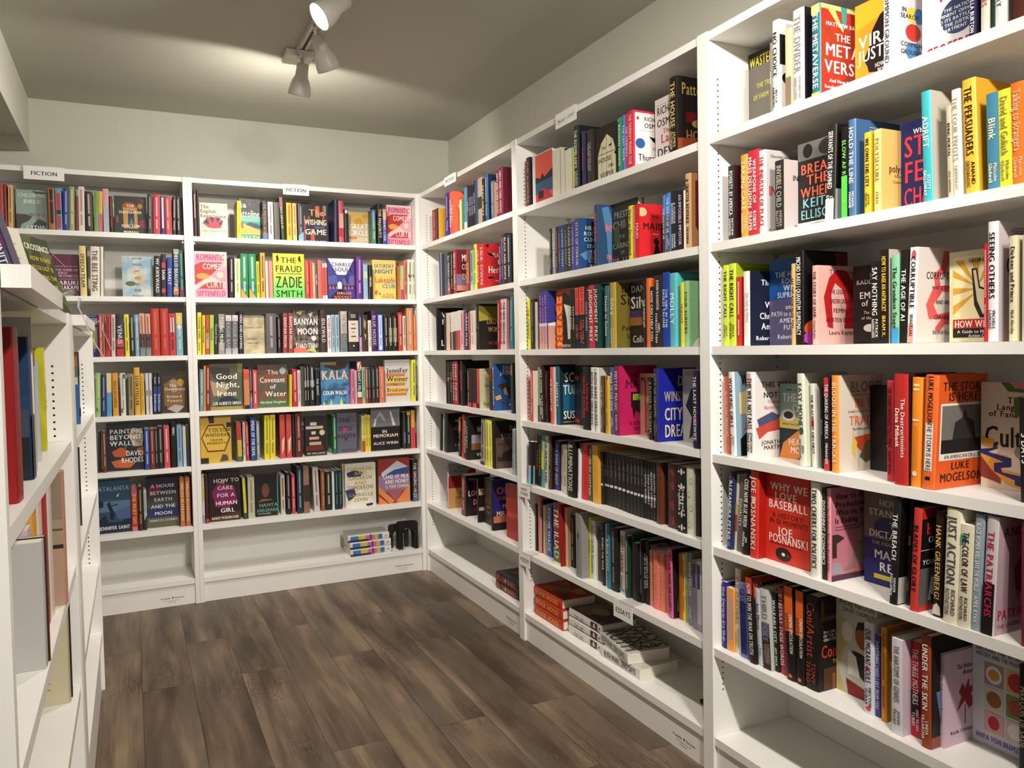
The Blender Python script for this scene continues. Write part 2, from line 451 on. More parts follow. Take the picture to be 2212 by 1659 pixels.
    add = nd(nt, 'ShaderNodeMath', operation='MULTIPLY_ADD'); add.inputs[1].default_value = -.2; L.new(gl_.outputs[0], add.inputs[0]); L.new(n1.outputs[0], add.inputs[2])
    a2 = nd(nt, 'ShaderNodeMath', operation='MULTIPLY_ADD'); a2.inputs[1].default_value = .3
    sb = nd(nt, 'ShaderNodeMath', operation='SUBTRACT'); sb.inputs[1].default_value = .5; L.new(n2.outputs[0], sb.inputs[0])
    L.new(sb.outputs[0], a2.inputs[0]); L.new(add.outputs[0], a2.inputs[2])
    sc = nd(nt, 'ShaderNodeSeparateColor'); L.new(k.outputs['Color'], sc.inputs[0])
    s3 = nd(nt, 'ShaderNodeMath', operation='SUBTRACT'); s3.inputs[1].default_value = .5; L.new(sc.outputs[0], s3.inputs[0])
    a3 = nd(nt, 'ShaderNodeMath', operation='MULTIPLY_ADD'); a3.inputs[1].default_value = .2; L.new(s3.outputs[0], a3.inputs[0]); L.new(a2.outputs[0], a3.inputs[2])
    # soft tonal bands and knots inside the boards
    st4 = nd(nt, 'ShaderNodeMapping'); st4.inputs['Scale'].default_value = (1.6, 8, 1); L.new(sh.outputs[0], st4.inputs[0])
    n4 = nd(nt, 'ShaderNodeTexNoise'); n4.inputs['Scale'].default_value = 1.3; n4.inputs['Detail'].default_value = 5; L.new(st4.outputs[0], n4.inputs['Vector'])
    s4 = nd(nt, 'ShaderNodeMath', operation='SUBTRACT'); s4.inputs[1].default_value = .5; L.new(n4.outputs[0], s4.inputs[0])
    a4 = nd(nt, 'ShaderNodeMath', operation='MULTIPLY_ADD'); a4.inputs[1].default_value = .9; L.new(s4.outputs[0], a4.inputs[0]); L.new(a3.outputs[0], a4.inputs[2])
    L.new(a4.outputs[0], cr.inputs[0])
    mm = nd(nt, 'ShaderNodeMix', data_type='RGBA', blend_type='MULTIPLY'); mm.inputs[0].default_value = .65
    hm = nd(nt, 'ShaderNodeMix', data_type='RGBA'); hm.inputs[7].default_value = lin('5c5248'); hr = nd(nt, 'ShaderNodeMapRange')
    hr.inputs[1].default_value = .45; hr.inputs[2].default_value = .7; hr.inputs[4].default_value = .6
    n5 = nd(nt, 'ShaderNodeTexNoise'); n5.inputs['Scale'].default_value = 1.1; L.new(st4.outputs[0], n5.inputs['Vector']); L.new(n5.outputs[0], hr.inputs[0])
    L.new(hr.outputs[0], hm.inputs[0]); L.new(cr.outputs[0], hm.inputs[6]); L.new(hm.outputs[2], mm.inputs[6]); L.new(k2.outputs['Color'], mm.inputs[7]); L.new(mm.outputs[2], b.inputs['Base Color'])
    b.inputs['Roughness'].default_value = .42; b.inputs['Specular IOR Level'].default_value = .4
    bp = nd(nt, 'ShaderNodeBump'); bp.inputs['Strength'].default_value = .25; bp.inputs['Distance'].default_value = .001
    L.new(a2.outputs[0], bp.inputs['Height']); L.new(bp.outputs[0], b.inputs['Normal'])
floor_mat(WOODF)

WX, WY = XR+DEP, YB+DEP      # faces of the right and back walls
b = MB(); b.box(-3.4, WX+.1, -3.2, WY+.1, -.05, 0, WOODF); struct(b, 'floor')
b = MB(); b.box(-3.4, WX+.1, -3.2, WY+.1, CEIL, CEIL+.06, CEILP); struct(b, 'ceiling')
b = MB(); b.box(-3.4, WX+.1, WY, WY+.1, 0, CEIL, WALLP); struct(b, 'wall_back')
b = MB(); b.box(WX, WX+.1, -3.2, WY, 0, CEIL, WALLP); struct(b, 'wall_right')
# the boxed-in corner post and the bulkhead along the left
b = MB(); b.box(WX-.055, WX, WY-.004, WY, HT-.2, CEIL, WALLP); struct(b, 'trim_1')
b = MB(); b.box(-3.4, -.42, -3.2, WY, 2.287, CEIL, WALLP); struct(b, 'wall_bulkhead')
b = MB(); b.box(-3.5, -3.4, -3.2, WY+.1, 0, CEIL, WALLP); struct(b, 'wall_left')

# ------------------------------------------------------------------ bookcases
HOLE = mat('1a1613', .9)
TH = .024; PT = .022
def disc(mb, c, ax, r, m, n=8):
    a, b_ = {'x': ((0, 1, 0), (0, 0, 1))}[ax]
    a, b_ = Vector(a), Vector(b_)
    mb.add([tuple(c + a*(r*math.cos(2*math.pi*i/n)) + b_*(r*math.sin(2*math.pi*i/n))) for i in range(n)], [tuple(range(n))], m)
def bookcase(M, W_, H_, D_, shelves, label, marker=True, holes=True, group=None, stile=0):
    """shelves: underside heights of the boards, the last is the fixed bottom; front plane at local y = 0"""
    r = empty('bookcase', M, label, 'bookcase', group)
    for sx in (0, 1):
        x0 = 0 if sx == 0 else W_-PT
        p = MB(); p.box(x0+.0004, x0+PT-.0004, 0, D_-.001, 0, H_, WHITE)
        if stile and sx == 0: p.box(x0+.0004, x0+stile, -.001, .018, 0, H_, WHITE)
        if holes:
            xi = x0+PT+.0002 if sx == 0 else x0-.0002
            for yy in (.037, D_-.05):
                z = shelves[-1]+.16
                while z < H_-.12:
                    disc(p, Vector((xi, yy, z)), 'x', .0026, HOLE); z += .0162*2 if yy > .1 else .0162
        p.build('side_panel', r)
    a, c = PT, W_-PT
    p = MB(); p.box(a, c, .004, D_-.002, H_-.024, H_-.001, WHITE); p.build('top_board', r)
    p = MB(); p.box(a, c, D_-.012, D_-.003, 0, H_-.025, WHITE); p.build('back_panel', r)
    for i, z in enumerate(shelves):
        last = i == len(shelves)-1
        p = MB(); p.box(a+.0005, c-.0005, .004, D_-.014, z, z+TH, WHITE)
        s = p.build('shelf', r)
        if not last:
            q = MB()
            for xx in (a, c-.008):
                for yy in (.03, D_-.06): q.box(xx, xx+.008, yy, yy+.012, z-.012, z-.0002, CLEAR)
            q.build('shelf_support', s)
    p = MB(); p.box(a+.001, c-.001, .012, .028, .0, shelves[-1]-.0005, WHITE)
    if marker:
        g = mat('2a2622'); o = Vector((c-.11, .012, shelves[-1]*.42)); X, Z, N = Vector((1, 0, 0)), Vector((0, 0, 1)), Vector((0, -1, 0))
        text(p, 'Franklin', o-X*.03, X, Z, N, .045, .009, g); text(p, 'Fixtures', o+X*.034, X, Z, N, .045, .009, g)
        p.add([tuple(o+X*(.002*1.6+.004*math.cos(q*math.pi/2))+Z*(.0055*math.sin(q*math.pi/2))+N*.0004) for q in range(4)], [(0, 1, 2, 3)], g)
        text(p, 'www.franklinfixtures.com', o-Z*.013, X, Z, N, .075, .0045, g, off=0); text(p, '800.239.6020', o-Z*.022, X, Z, N, .045, .0045, g, off=0)
    p.build('kick_board', r)
    return r
CLEAR = bpy.data.materials.new('clear_plastic'); CLEAR.use_nodes = True
_b = CLEAR.node_tree.nodes['Principled BSDF']; _b.inputs['Base Color'].default_value = (.75, .75, .73, 1); _b.inputs['Roughness'].default_value = .12
_b.inputs['Alpha'].default_value = .55
SHZ = {'R3': [1.835,1.530,1.236,.926,.657,.360,.095], 'R2': [1.829,1.529,1.236,.932,.660,.363,.098],
 'R1': [1.833,1.527,1.238,.951,.681,.369,.103], 'B2': [1.835,1.528,1.239,.951,.677,.370,.101], 'B1': [1.838,1.529,1.237,.947,.674,.368,.102]}
LAB = {'R3': 'tall white bookcase of nonfiction, nearest along the right wall', 'R2': 'tall white bookcase with poetry and essays signs on its shelf edges',
 'R1': 'tall white bookcase of mysteries along the right wall, at the corner', 'B2': 'tall white fiction bookcase on the back wall, beside the corner',
 'B1': 'tall white fiction bookcase on the back wall, partly under the beam'}
for u_ in ('R1', 'R2', 'R3', 'B2', 'B1'):
    o, rz, _, _ = UNITS[u_]
    bookcase(Matrix.Translation(o) @ Matrix.Rotation(rz, 4, 'Z'), UW, HT, DEP-.004, SHZ[u_], LAB[u_], group='tall white bookcases')

DATA = r"""
@B1 1 1862
S 4122 22 188 205 0 b04c44 e8e0e0||||T=rust book with white stripe
S 4326 22 110 202 0 8c3430 d8b0a8||||
S 4468 22 190 200 13 d8b078 8c6438|=||a88850|
F 4746 70 1305 191 130 8ca89c eee|||93aca2/p 4c504c 0,.6 .3,.6 .5,.65 .4,.75 .15,.85 .1,1 0,1/p 4c504c .5,.85 .7,.7 .95,.8 .9,.95 .5,.98/p 585c58 .5,.02 .95,.05 .95,.1 .6,.08/o .8 .42 .14 .11 98a098/t .13 .1 e0e8e0 CHILDRENS/t .28 .1 e8ece4 BIBLE/T .4 .6 .08 a8485c NOVEL/T .3 .91 .1 e4e8e4 LYDIA|n=A Children's Bible
S 6097 22 273 198 0 a8683c 2c2018|=|/b .25 .03 .5 .25 2c2420/b .25 .33 .5 .5 2c2420||
S 6402 22 248 199 0 5ca0c0 eee||/b .15 .12 .7 .4 c03c48/b .1 .52 .8 .1 2c2c28/b .15 .65 .7 .3 c03c48||
S 6667 22 256 199 16 2c3c88 b8c4e8|=|||
S 6943 22 214 210 15 98a068 e8ecd8|=|||
S 7174 22 138 166 14 6c302c ccc||||
S 7336 22 254 213 9 d8d0c4 b86c54|=|||T=off-white book with red lettering on left fiction shelf
S 7630 22 317 192 0 322a28 d8d0c8|=|/b .5 .1 .5 .8 5c4a38||
S 7981 22 185 193 15 6c9c54 ddd||||
S 8170 22 174 196 15 d8b048 eee||/b 0 .55 1 .45 c86878||
S 8387 22 248 210 5 d0a0a0 eee||/b 0 .4 1 .6 a8b0b8||
S 8661 22 146 175 0 302428 c85058|=|||
F 8869 50 1441 185 144 2c2c1c eee|||2a3020/p 7c2430 .75,.05 .98,.1 .9,.2/p a8482c .25,.25 .35,.16 .55,.16 .7,.25 .72,.35 .25,.35/p b88c4c .27,.3 .7,.3 .72,.85 .28,.85/p 24244c .42,.38 .6,.38 .62,.8 .42,.8/p 4c7c68 .45,.75 .52,.55 .6,.75/o .8 .25 .08 .07 9c8428/p a0344c .05,.55 .12,.5 .12,.72 .06,.7/p 8c2440 .75,.65 .95,.6 .95,.85 .78,.8/t .25 .07 f0ece0 THE/t .42 .07 f0ece0 DAUGHTER/t .78 .07 f0ece0 DOCTOR/t .94 .06 f4f0e8 MOREAU|n=The Daughter of Doctor Moreau
S 10323 22 224 197 13 3a3634 a8a8a8|=|||
S 10582 22 313 198 13 c03444 f0c8c8|=|||T=crimson book on left fiction top shelf
S 10929 22 192 190 5 3c2c6c ddd||/b .25 .03 .5 .8 d8ccc8||
S 11149 22 218 191 0 c04444 f0c8c0|=|||
S 11374 22 63 193 0 c8503c eee||||
S 11455 22 159 191 15 2c1c1c d8d8d8|=|||
S 11667 22 160 192 2 2c1c1c d8d8d8|=|||
S 11845 22 87 191 0 241a1c 555||||
@B1 2 1553
F 5949 60 196 207 20 4c4c2c eee||||
F 6145 60 1104 202 110 6c2c48 eee|||5c2440/p c8b8c0 .0,.0 .02,.0 .5,.3 .48,.3/b 0 .28 1 .008 c8b8c0/b 0 .58 1 .008 c8b8c0/b 0 .85 1 .008 c8b8c0/b .2 .88 .6 .1 8c8458/T .1 .37 .06 c8a8b8 THE WIND-UP/T .2 .44 .06 c8a8b8 BIRD/T .05 .51 .06 c8a8b8 CHRONICLE/T .05 .67 .1 ece0e4 HARUKI/T .0 .78 .1 ece0e4 MURAKAMI|n=The Wind-Up Bird Chronicle
S 7298 22 286 240 0 dcc88c 3c3420|SPEECH TEAM||8c7828|n=Speech Team
S 7725 22 400 239 15 dcd8c8 5c2024|THE BEE STING|||n=The Bee Sting
S 8151 22 127 240 15 dcd8c8 5c2024|||b8b8a0/T .3 .15 .14 4c4c3c THE/T .3 .75 .14 4c4c3c PAUL|
F 9121 50 1362 201 136 8cb4c8 333|||n:88aabc,c8ccc0,2/o .4 .38 .07 .06 e0a870/o .55 .53 .1 .07 e0a058/o .68 .67 .06 .05 dca070/o .27 .67 .17 .06 4c6838/t .05 .06 3c4c5c HOW/t .2 .06 3c4c5c HIGH/t .36 .05 4c4c48 WE/t .53 .06 4c3c28 GO/t .68 .06 4c5048 IN/t .83 .06 4c5048 THE/t .97 .06 667 DARK|n=How High We Go in the Dark
S 10546 22 269 204 12 1f1c1c d8d8d4|MY AWKWARD|||
S 10843 22 228 213 13 2c2228 f0ecec|SAHA|/b .1 .2 .8 .12 b83c40/b .1 .8 .8 .1 b83c40||
S 11114 22 245 198 13 2c4090 d8e0f0|DEARLY|||
S 11398 22 264 240 15 3c5474 e8e4d8|HELLO BEAUTIFUL|/b 0 0 1 .1 a8a08c/b 0 .8 1 .15 b07830||n=Hello Beautiful
S 11705 22 227 235 0 346458 8cb8a8|=|/b 0 .8 1 .2 6c2850||
@B1 3 1261
F 7343 40 670 205 67 1c2458 eee|||1c2558/b .0 .3 .9 .5 8c8c5c/b .3 .03 .6 .01 aab/T .15 .12 .08 c8ccd8 MAGGIE/T .02 .19 .08 c8ccd8 OFARRELL/T .3 .85 .08 8088a0 NT|n=navy face-out book partly behind the low bookcase
S 8023 22 139 208 2 c84850 f0d0d0|=|||
S 8177 22 93 206 0 8c7438 ccc||||
S 8289 22 205 207 16 b8303c 5c1018|=|||
S 8533 22 171 205 15 d8b8ac 5c3c38|=|||
S 8767 22 341 208 0 2c2430 d0d4e0|VENUS|/b 0 .6 1 .18 c03c40/b 0 .82 1 .18 b83030||T=dark book with red lower panels on left fiction third shelf
S 9147 22 186 206 0 e0d838 5c5c20|=|||
S 9372 22 198 205 0 2c2c28 d8d4b0|=|||
S 9603 22 168 204 0 7ca8c0 e0ecf0|=|||
S 9810 22 233 211 0 d89c84 8c5c50|=|/b 0 .48 1 .32 2c2422/b 0 .8 1 .2 788c94||
S 10075 22 230 209 0 d89c84 8c5c50|=|/b 0 .48 1 .32 2c2422/b 0 .8 1 .2 788c94||
S 10333 22 390 235 0 b8382c d87868|=|||T=wide red book, left of two
S 10752 22 381 235 0 b8382c d87868|=|||T=wide red book, right of two
S 11150 22 302 211 0 c03440 2c2c2c|=|/b .2 .1 .6 .35 dcd8d4||
S 11472 22 300 214 0 70b0bc e8e8e0|=|/b 0 0 1 .27 d8b83c/o .5 .33 .35 .05 e8e0d8||
@B1 4 971
S 7766 22 205 212 15 98bc6c d8e8b8|=|/o .4 .83 .35 .04 3c4c7c||
S 8007 22 192 205 15 2c3c6c b8b8dc|=|||
S 8234 22 225 210 11 5c98c8 3c3420||/b 0 0 1 .45 e0cc90||
S 8520 22 244 210 0 dc9838 8c5c14|MADWOMEN|||
S 8872 22 217 209 0 d8d4cc 9c948c|=|/b .5 .03 .5 .1 3c5830/b 0 .83 .4 .1 6c608c||
S 9205 22 230 204 11 988460 3c3018|=|||
S 9483 22 257 235 0 d8a844 3c2c10|STORYTELLER|||
S 9765 22 159 204 0 dcb040 b88420|=|||
S 9987 22 130 205 0 d0ccd4 2c2c2c|BABY|||
S 10146 22 126 205 0 d0ccd4 2c2c2c|BABY|||
S 10310 22 172 209 12 1f2230 c8ccd8|Bewilderment|/b 0 .35 1 .55 26407c/v .5 .2 d8dce4 Bewilder||
S 10497 22 165 208 12 1f2230 c8ccd8|Bewilderment|/b 0 .35 1 .55 26407c/v .5 .2 d8dce4 Bewilder||
F 10708 60 1203 209 120 3c2c1c eee|||3c2b1c/p 7c5c34 .1,.3 .5,.15 .9,.4 .9,.8 .5,1 .1,.8/p a8a498 .2,.9 .5,.8 .9,.85 .6,1/p a08468 .35,.2 .6,.2 .6,.5 .4,.5/o .75 .27 .14 .09 b88c2c/T .3 .33 .07 e0d8cc The/T .12 .42 .07 e0d8cc Overstory/T .2 .6 .07 d8c0b0 Richard/T .22 .7 .07 d8c0b0 Powers|n=The Overstory
@B1 5 698
S 7773 33 89 201 17 26261c ccc||||
S 7988 26 178 203 0 6c3428 d8b8a8|=|||T=rust brown book leaning left
F 8179 50 1664 234 166 1f2430 eee|||202634/p a89c88 .58,.25 .7,.1 .95,.15 1,.3 .95,.5 .7,.5/p 8c7c68 .7,.2 .85,.18 .9,.45 .75,.4/p 3c6848 .0,.25 .25,.4 .2,.5 .45,.52 .6,.4 .5,.55 .35,.55/p b8582c .12,.6 .35,.5 .6,.6 .45,.72 .2,.7/p c06030 .1,.8 .4,.75 .75,.85 .6,.95 .2,.93/p a05828 .8,.55 1,.5 1,.7 .85,.75/T .08 .17 .1 dcd8cc PAINTING/T .08 .29 .1 dcd8cc BEYOND/T .08 .42 .1 dcd8cc WALLS/T .5 .64 .11 e8e4dc DAVID/T .37 .78 .11 e8e4dc RHODES|n=Painting Beyond Walls
S 9856 13 211 204 0 2c509c d8e0f0|=|||
S 10097 13 205 203 0 7c2c24 d8a890|=|||
S 10314 17 138 203 0 263028 aaa|=|||
S 10471 17 218 211 0 2a2624 b8b0a0|=|||
S 10737 24 258 210 0 cc4c58 f4d8d0|=|||
S 11021 23 286 227 9 1a1818 e8e8e8||/v .5 .2 e8e8e8 HERC||
S 11349 32 231 212 0 84a8c8 4c6c8c|=|||
S 11616 28 147 205 0 c8c4bc 888||||
S 11792 31 140 208 0 3c5028 888||/b 0 .5 1 .5 2c3c5c||
@B1 6 392
F 7725 60 1403 263 140 2c4868 eee|||2e4a66/b 0 .4 1 .2 54748c/p 1c2638 0,.75 .2,.65 .3,.8 .7,.8 1,.7 1,1 0,1/p 4c5c8c .5,.6 1,.5 1,.75 .6,.75/p 1a2030 .25,.45 .35,.4 .4,.5 .5,.65 .45,.75 .35,.75 .35,.6/p 1a2030 .4,.48 .6,.46 .6,.48 .4,.5/p c8ccd0 .55,.32 .65,.25 .63,.32/p 1c2838 0,.4 .15,.38 .15,.5 0,.52/T .0 .16 .09 8ca8b8 ATALANTA/T .0 .9 .07 dce0dc JENNIFER SAINT|n=Atalanta
S 9175 47 260 219 0 b83c38 d8c058|THE MUST GO|/b 0 0 1 .2 b06070/b 0 .9 1 .1 c86c80||T=red book with pink ends
S 9471 46 211 219 0 3c2c20 b8a888|=|||
S 9733 46 120 202 0 c8c8c8 444|=|/p 2a2624 0,.75 1,.65 1,1 0,1||
F 9877 80 1498 257 150 1f2030 eee|||g:1c1c2c,5c5c48/o .25 .25 .2 .12 6c2030/b 0 .6 1 .2 28345c/t .18 .07 c8ccd4 A HOUSE/t .315 .07 c8ccd4 BETWEEN/t .45 .07 c8ccd4 EARTH/t .585 .07 d4d8dc AND THE/t .72 .07 d4d8dc MOON/t .86 .045 c8ccd4 REBECCA SCHERM|n=A House Between Earth and the Moon
S 11396 34 219 250 0 b8703c ead0b4|TIMELESS IN PARADISE|||T=tan orange book, left of a pair
S 11653 34 228 248 0 b8703c ead0b4|TIMELESS IN PARADISE|||T=tan orange book, right of a pair
@B2 1 1859
S 281 22 141 237 0 3c2c2c d8a8a8||/b .2 .1 .4 .5 c08c90||
S 443 22 88 235 0 2c2420 d8c088||||
F 572 50 1357 179 136 ddd5c1 3c3028|||ddd5c1/T .03 .11 .1 4c4038 The/T .03 .235 .1 4c4038 English/T .03 .365 .1 4c4038 Experience/p b8404c .1,.58 .3,.7 .5,.72 .75,.7 .82,.48 .55,.4 .28,.42/p 28285c .12,.56 .25,.44 .35,.62/p 28285c .35,.42 .5,.4 .48,.58/p 28285c .6,.41 .75,.42 .62,.55/p 28285c .65,.6 .84,.48 .78,.62/T .08 .79 .065 a88c80 Julie Schumacher/b .08 .87 .5 .006 a9a090/b .08 .91 .4 .006 a9a090|n=The English Experience
S 2344 22 196 194 13 e6dc34 a09a20|=||c4b41c|T=yellow book turned slightly on the fiction shelf
F 2554 90 1064 219 106 34343a eee|||34343a/b 0 .42 1 .58 4c9c94/b .0 .42 1 .12 7cbcac/p 34445c .1,.68 .5,.55 1,.62 1,.7/p d8b454 0,.65 .2,.6 .5,.65 1,.75 1,.85 0,.85/p a05c3c 0,.5 .15,.55 .2,.7 0,.7/T .0 .14 .14 f0f0ec sa/T .0 .345 .17 f0f0ec ottoline/t .12 .04 ddd 1/T .05 .95 .15 e8e438 YALTY|n=Loyalty
S 3629 22 262 202 5 2a2624 a87850|THE WEDDING NIGHT|/b 0 .82 1 .18 5c70a8||T=dark book with The Wedding spine lettering
S 3919 22 264 198 0 dcd8d4 6c6464|=|||T=off-white book leaning left on the fiction shelf
S 4224 22 280 198 0 5c5850 eee||||
S 4588 22 169 227 -22 2c4a3c e0c8c8|BEST CIRCLE OF|/b 0 0 1 .25 a05c68|2c4a3c|T=dark green floral book leaning left
S 4870 22 269 200 0 d8b030 8c7420|=|||
S 5182 22 214 199 0 dcb87c b86838|=|||
S 5467 22 287 198 0 3a3a40 a8a8b0|=|/p 78b0c8 0,1 0,.85 1,.75 1,1||
F 5823 80 1389 219 139 242024 eee|||242024/b .05 .33 .06 .6 b04c4c/b .22 .33 .05 .25 b04c4c/b .78 .07 .07 .5 b04c4c/b .84 .06 .08 .25 7c9c6c/b .5 .08 .16 .28 c86c38/b .3 .65 .15 .3 b84848/b .45 .58 .42 .06 504c8c/b .0 .95 1 .05 333040/T .25 .24 .16 e8a078 The/t .48 .14 f0ecc8 WISHING/t .72 .14 f0ecc8 GAME/t .965 .06 ddd MEG SHAFFER|n=The Wishing Game
S 7390 22 194 234 14 2c2c48 bbb|||1c1f48|
S 7659 22 270 228 0 b8505c e8d0cc||/b 0 .3 1 .35 c09888/b 0 .65 1 .2 b02c3c||
S 7974 22 196 186 0 231f1f ccc||/o .5 .08 .4 .06 d8c8c0||
F 8358 90 1133 184 113 c8b89c eee|||c0b094/p c8a860 .1,0 1,0 1,.3 .5,.5 .1,.4/o .5 .3 .2 .12 c89438/o .85 .12 .15 .08 c89438/T .05 .43 .16 f0ecdc GREAT/T .02 .62 .16 f0ecdc CIRCLE/T .1 .82 .1 e4dcc8 MAGGIE/T .03 .95 .1 e4dcc8 SHIPSTEAD/b 0 .75 .4 .08 c87c48|n=Great Circle
S 9501 22 218 189 0 4c78a8 d8e4e8|=|/b 0 .35 1 .65 48905c|3c5c48|
S 9828 22 266 225 6 201d1c e0cc98|THE MAJORITY|||n=The Majority
S 10125 22 220 197 0 2c48a0 e8e8e8|TARNISHED CODE|/b 0 0 1 .3 c8a878||
F 10477 60 1465 230 146 d87894 eee|||e6a0b8/p e8ccc4 0,0 1,0 1,.35 .75,.05 0,.05/p c03a34 0,.3 .2,.23 .85,.23 .75,.35 .5,.5 0,.72/p e8ccc0 0,.74 .5,.52 .8,.65 .4,.66 0,.84/p c03a34 .1,.8 .42,.65 .85,.65 .85,.8/o .78 .5 .1 .07 e8d8b8/o .25 .53 .2 .065 e0a050/t .12 .13 c02c58 ROMANTIC/T .25 .315 .13 f4e4dc COMEDY/T .35 .705 .14 f4e4dc CURTIS/t .9 .12 c02c58 SITTENFELD|n=Romantic Comedy, copy at the right end of the top shelf
@B2 2 1552
F 250 50 1575 238 157 d87894 eee|||e6a0b8/p e8ccc4 0,0 1,0 1,.35 .75,.05 0,.05/p c03a34 0,.3 .2,.23 .85,.23 .75,.35 .5,.5 0,.72/p e8ccc0 0,.74 .5,.52 .8,.65 .4,.66 0,.84/p c03a34 .1,.8 .42,.65 .85,.65 .85,.8/o .78 .5 .1 .07 e8d8b8/o .25 .53 .2 .065 e0a050/t .12 .13 c02c58 ROMANTIC/T .25 .315 .13 f4e4dc COMEDY/T .35 .705 .14 f4e4dc CURTIS/t .9 .12 c02c58 SITTENFELD|n=Romantic Comedy, copy at the left end of second shelf
S 1888 22 200 213 13 242024 e8e4e4|=|||
S 2142 22 282 203 9 e4e0bc b8b860|=|||T=cream book with yellow lettering
S 2438 22 379 229 8 2f8c5c d8ecd8|=|/p d8a048 0,1 0,.78 1,1/b .2 .7 .8 .07 2c5c98||T=round-spined green book, left of two
S 2857 22 382 230 0 2f8c5c d8ecd8|=|/p d8a048 0,1 0,.78 1,1/b .2 .7 .8 .07 2c5c98||T=round-spined green book, right of two
S 3248 22 148 192 0 ded030 4c4818|=|||
S 3432 22 248 238 5 cca44c 4c3c18|=|||
S 3708 22 125 195 0 dccccc 966||||
S 3846 22 223 195 0 cc9484 eee||/b 0 0 .2 1 c04c40||
F 4142 50 1634 241 163 c8dc3c 1c2010|||g:e8e83c,68cc5c/t .14 .13 26240c THE/p 26240c .1,.06 .16,.03 .2,.14 .12,.2/p 26240c .82,.06 .88,.04 .9,.2 .8,.14/t .33 .15 1c2010 FRAUD/b .12 .435 .8 .015 4c5818/t .62 .26 143010 ZADIE/t .88 .16 143010 SMITH|n=The Fraud
S 5786 22 188 206 0 c83c3c e8a8a0|=|||
S 6016 22 131 202 0 d04840 e8a8a0||||
S 6153 22 140 194 0 dc9458 eee|=|||
S 6307 22 102 200 0 3c5c60 e0d8d8|SMALL SHOES|||
S 6439 22 220 209 0 cc6058 e8b0a0||||
S 6679 22 112 192 0 b85044 ddd||/b 0 0 1 .12 d0c4b4/b 0 .9 1 .1 d0ccc8||
S 6806 22 133 193 0 b85044 ddd||/b 0 0 1 .12 d0c4b4/b 0 .9 1 .1 d0ccc8||
F 7055 60 1481 227 148 3a3a88 eee|||3a3a88/p e4e0ec .02,.01 1,.01 .68,.4 .35,.4/p 4c5490 0,.45 .3,.4 .4,.6 0,.65/p 5c5c90 .55,.5 1,.4 1,.65 .6,.65/p 28305c .6,.4 .8,.4 .78,.62 .7,.62/b .02 .66 .96 .08 2c2450/p d05c60 .03,.74 .08,.66 .13,.74/p d05c60 .15,.74 .2,.66 .25,.74/p d05c60 .28,.74 .33,.66 .35,.74/p d05c60 .6,.74 .65,.66 .7,.74/p d05c60 .73,.74 .78,.66 .83,.74/p d05c60 .86,.74 .91,.66 .96,.74/p e8e4ec .36,.74 .36,.6 .44,.56 .52,.6 .52,.74/p 20141c 0,1 .4,.75 .55,.75 1,1/T .15 .15 .1 2c2840 CHARLES/T .25 .27 .1 2c2840 SOULE/T .33 .845 .06 e0a088 ENDLESS/T .22 .95 .1 e86c58 VESSEL|n=The Endless Vessel
S 8546 22 337 234 11 5c2c80 c8b0e0|=||642070|T=purple book beside the face-out blue vessel book
S 8945 22 247 193 0 8ca8c0 ddd||/b 0 .2 1 .2 b8c0a0||
S 9238 22 186 191 12 221f1d e0d8cc|HAVEN|||
F 9608 70 1354 226 135 dcc060 2c5c8c|||dcc468/t .145 .1 3c6488 SATURDAY/t .28 .11 2c5c94 NIGHT/T .1 .49 .15 c03c30 Lakeside/T .5 .57 .07 7c9cac SUPPER/T .4 .65 .1 3c6c98 CLUB/p 3c6494 .25,.8 .35,.84 .28,.88/p c8503c .08,.78 .2,.75 .18,.87 .1,.87/T .45 .85 .06 b85c38 J. Ryan/T .35 .92 .07 b85c38 STRADAL|n=Saturday Night at the Lakeside Supper Club
S 11066 22 193 192 12 c8a888 eee||/b 0 0 1 .4 a8c088/b 0 .7 1 .3 b05070|c88c48|
S 11291 22 161 223 11 d0785c 3c2018|=|||
S 11485 22 292 228 11 dcd8c4 6c6858|=|/p 2c2a28 .1,.35 .5,.4 .9,.38 .6,.46 .2,.44||T=cream book with small black bird, left of two
S 11793 22 139 229 0 dcd8c4 6c6858|=|/p 2c2a28 .1,.35 .5,.4 .9,.38 .6,.46 .2,.44||T=cream book with small black bird, right of two
@B2 3 1263
S 260 22 176 214 14 e4d83c 5c5818|STRONG TUNG~Susannah|||
S 475 22 143 200 15 d8c83c 5c5818|Olive Kitteridge|||
S 644 22 170 200 15 d05038 6c1c10|LOTTO|/b 0 .45 1 .4 d89888||
S 845 22 191 201 14 a8cc4c 3c5818|Elizabeth|||
S 1063 22 171 200 15 26262a b8b8bc|Elizabeth Strout|||
S 1260 22 304 206 14 98948c e0e0d8|YOUNG MUNGO|/b 0 .35 1 .35 2c2a28||
S 1591 22 306 200 15 5c5c5e a8a8a8|SHUGGIE BAIN|/b 0 0 1 .15 d8c8c8/b 0 .85 1 .15 b0b0b0||
S 1919 22 301 200 14 5c5c5e a8a8a8|SHUGGIE BAIN|/b 0 0 1 .15 d8c8c8/b 0 .85 1 .15 b0b0b0||
S 2260 22 216 221 14 221f24 d8d8dc|HERE AND LEAVING|||
F 2575 80 1083 200 108 a89c7c 444|||n:a89c7c,c8bc98,4/T .05 .31 .045 3c3830 DONNA TARTT/T .2 .61 .05 3c3830 SECRET/T .18 .72 .05 3c3830 HISTORY|n=The Secret History
S 3668 22 502 210 0 5c5658 b8b0b8|=|||T=wide smoky grey book
S 4240 22 155 193 0 231c1f b0a8a8|=|||
S 4493 22 240 212 14 8c3c38 e0c8c0|BANYAN MOON|||
S 4776 22 256 212 14 8c3c38 e0c8c0|BANYAN MOON|||
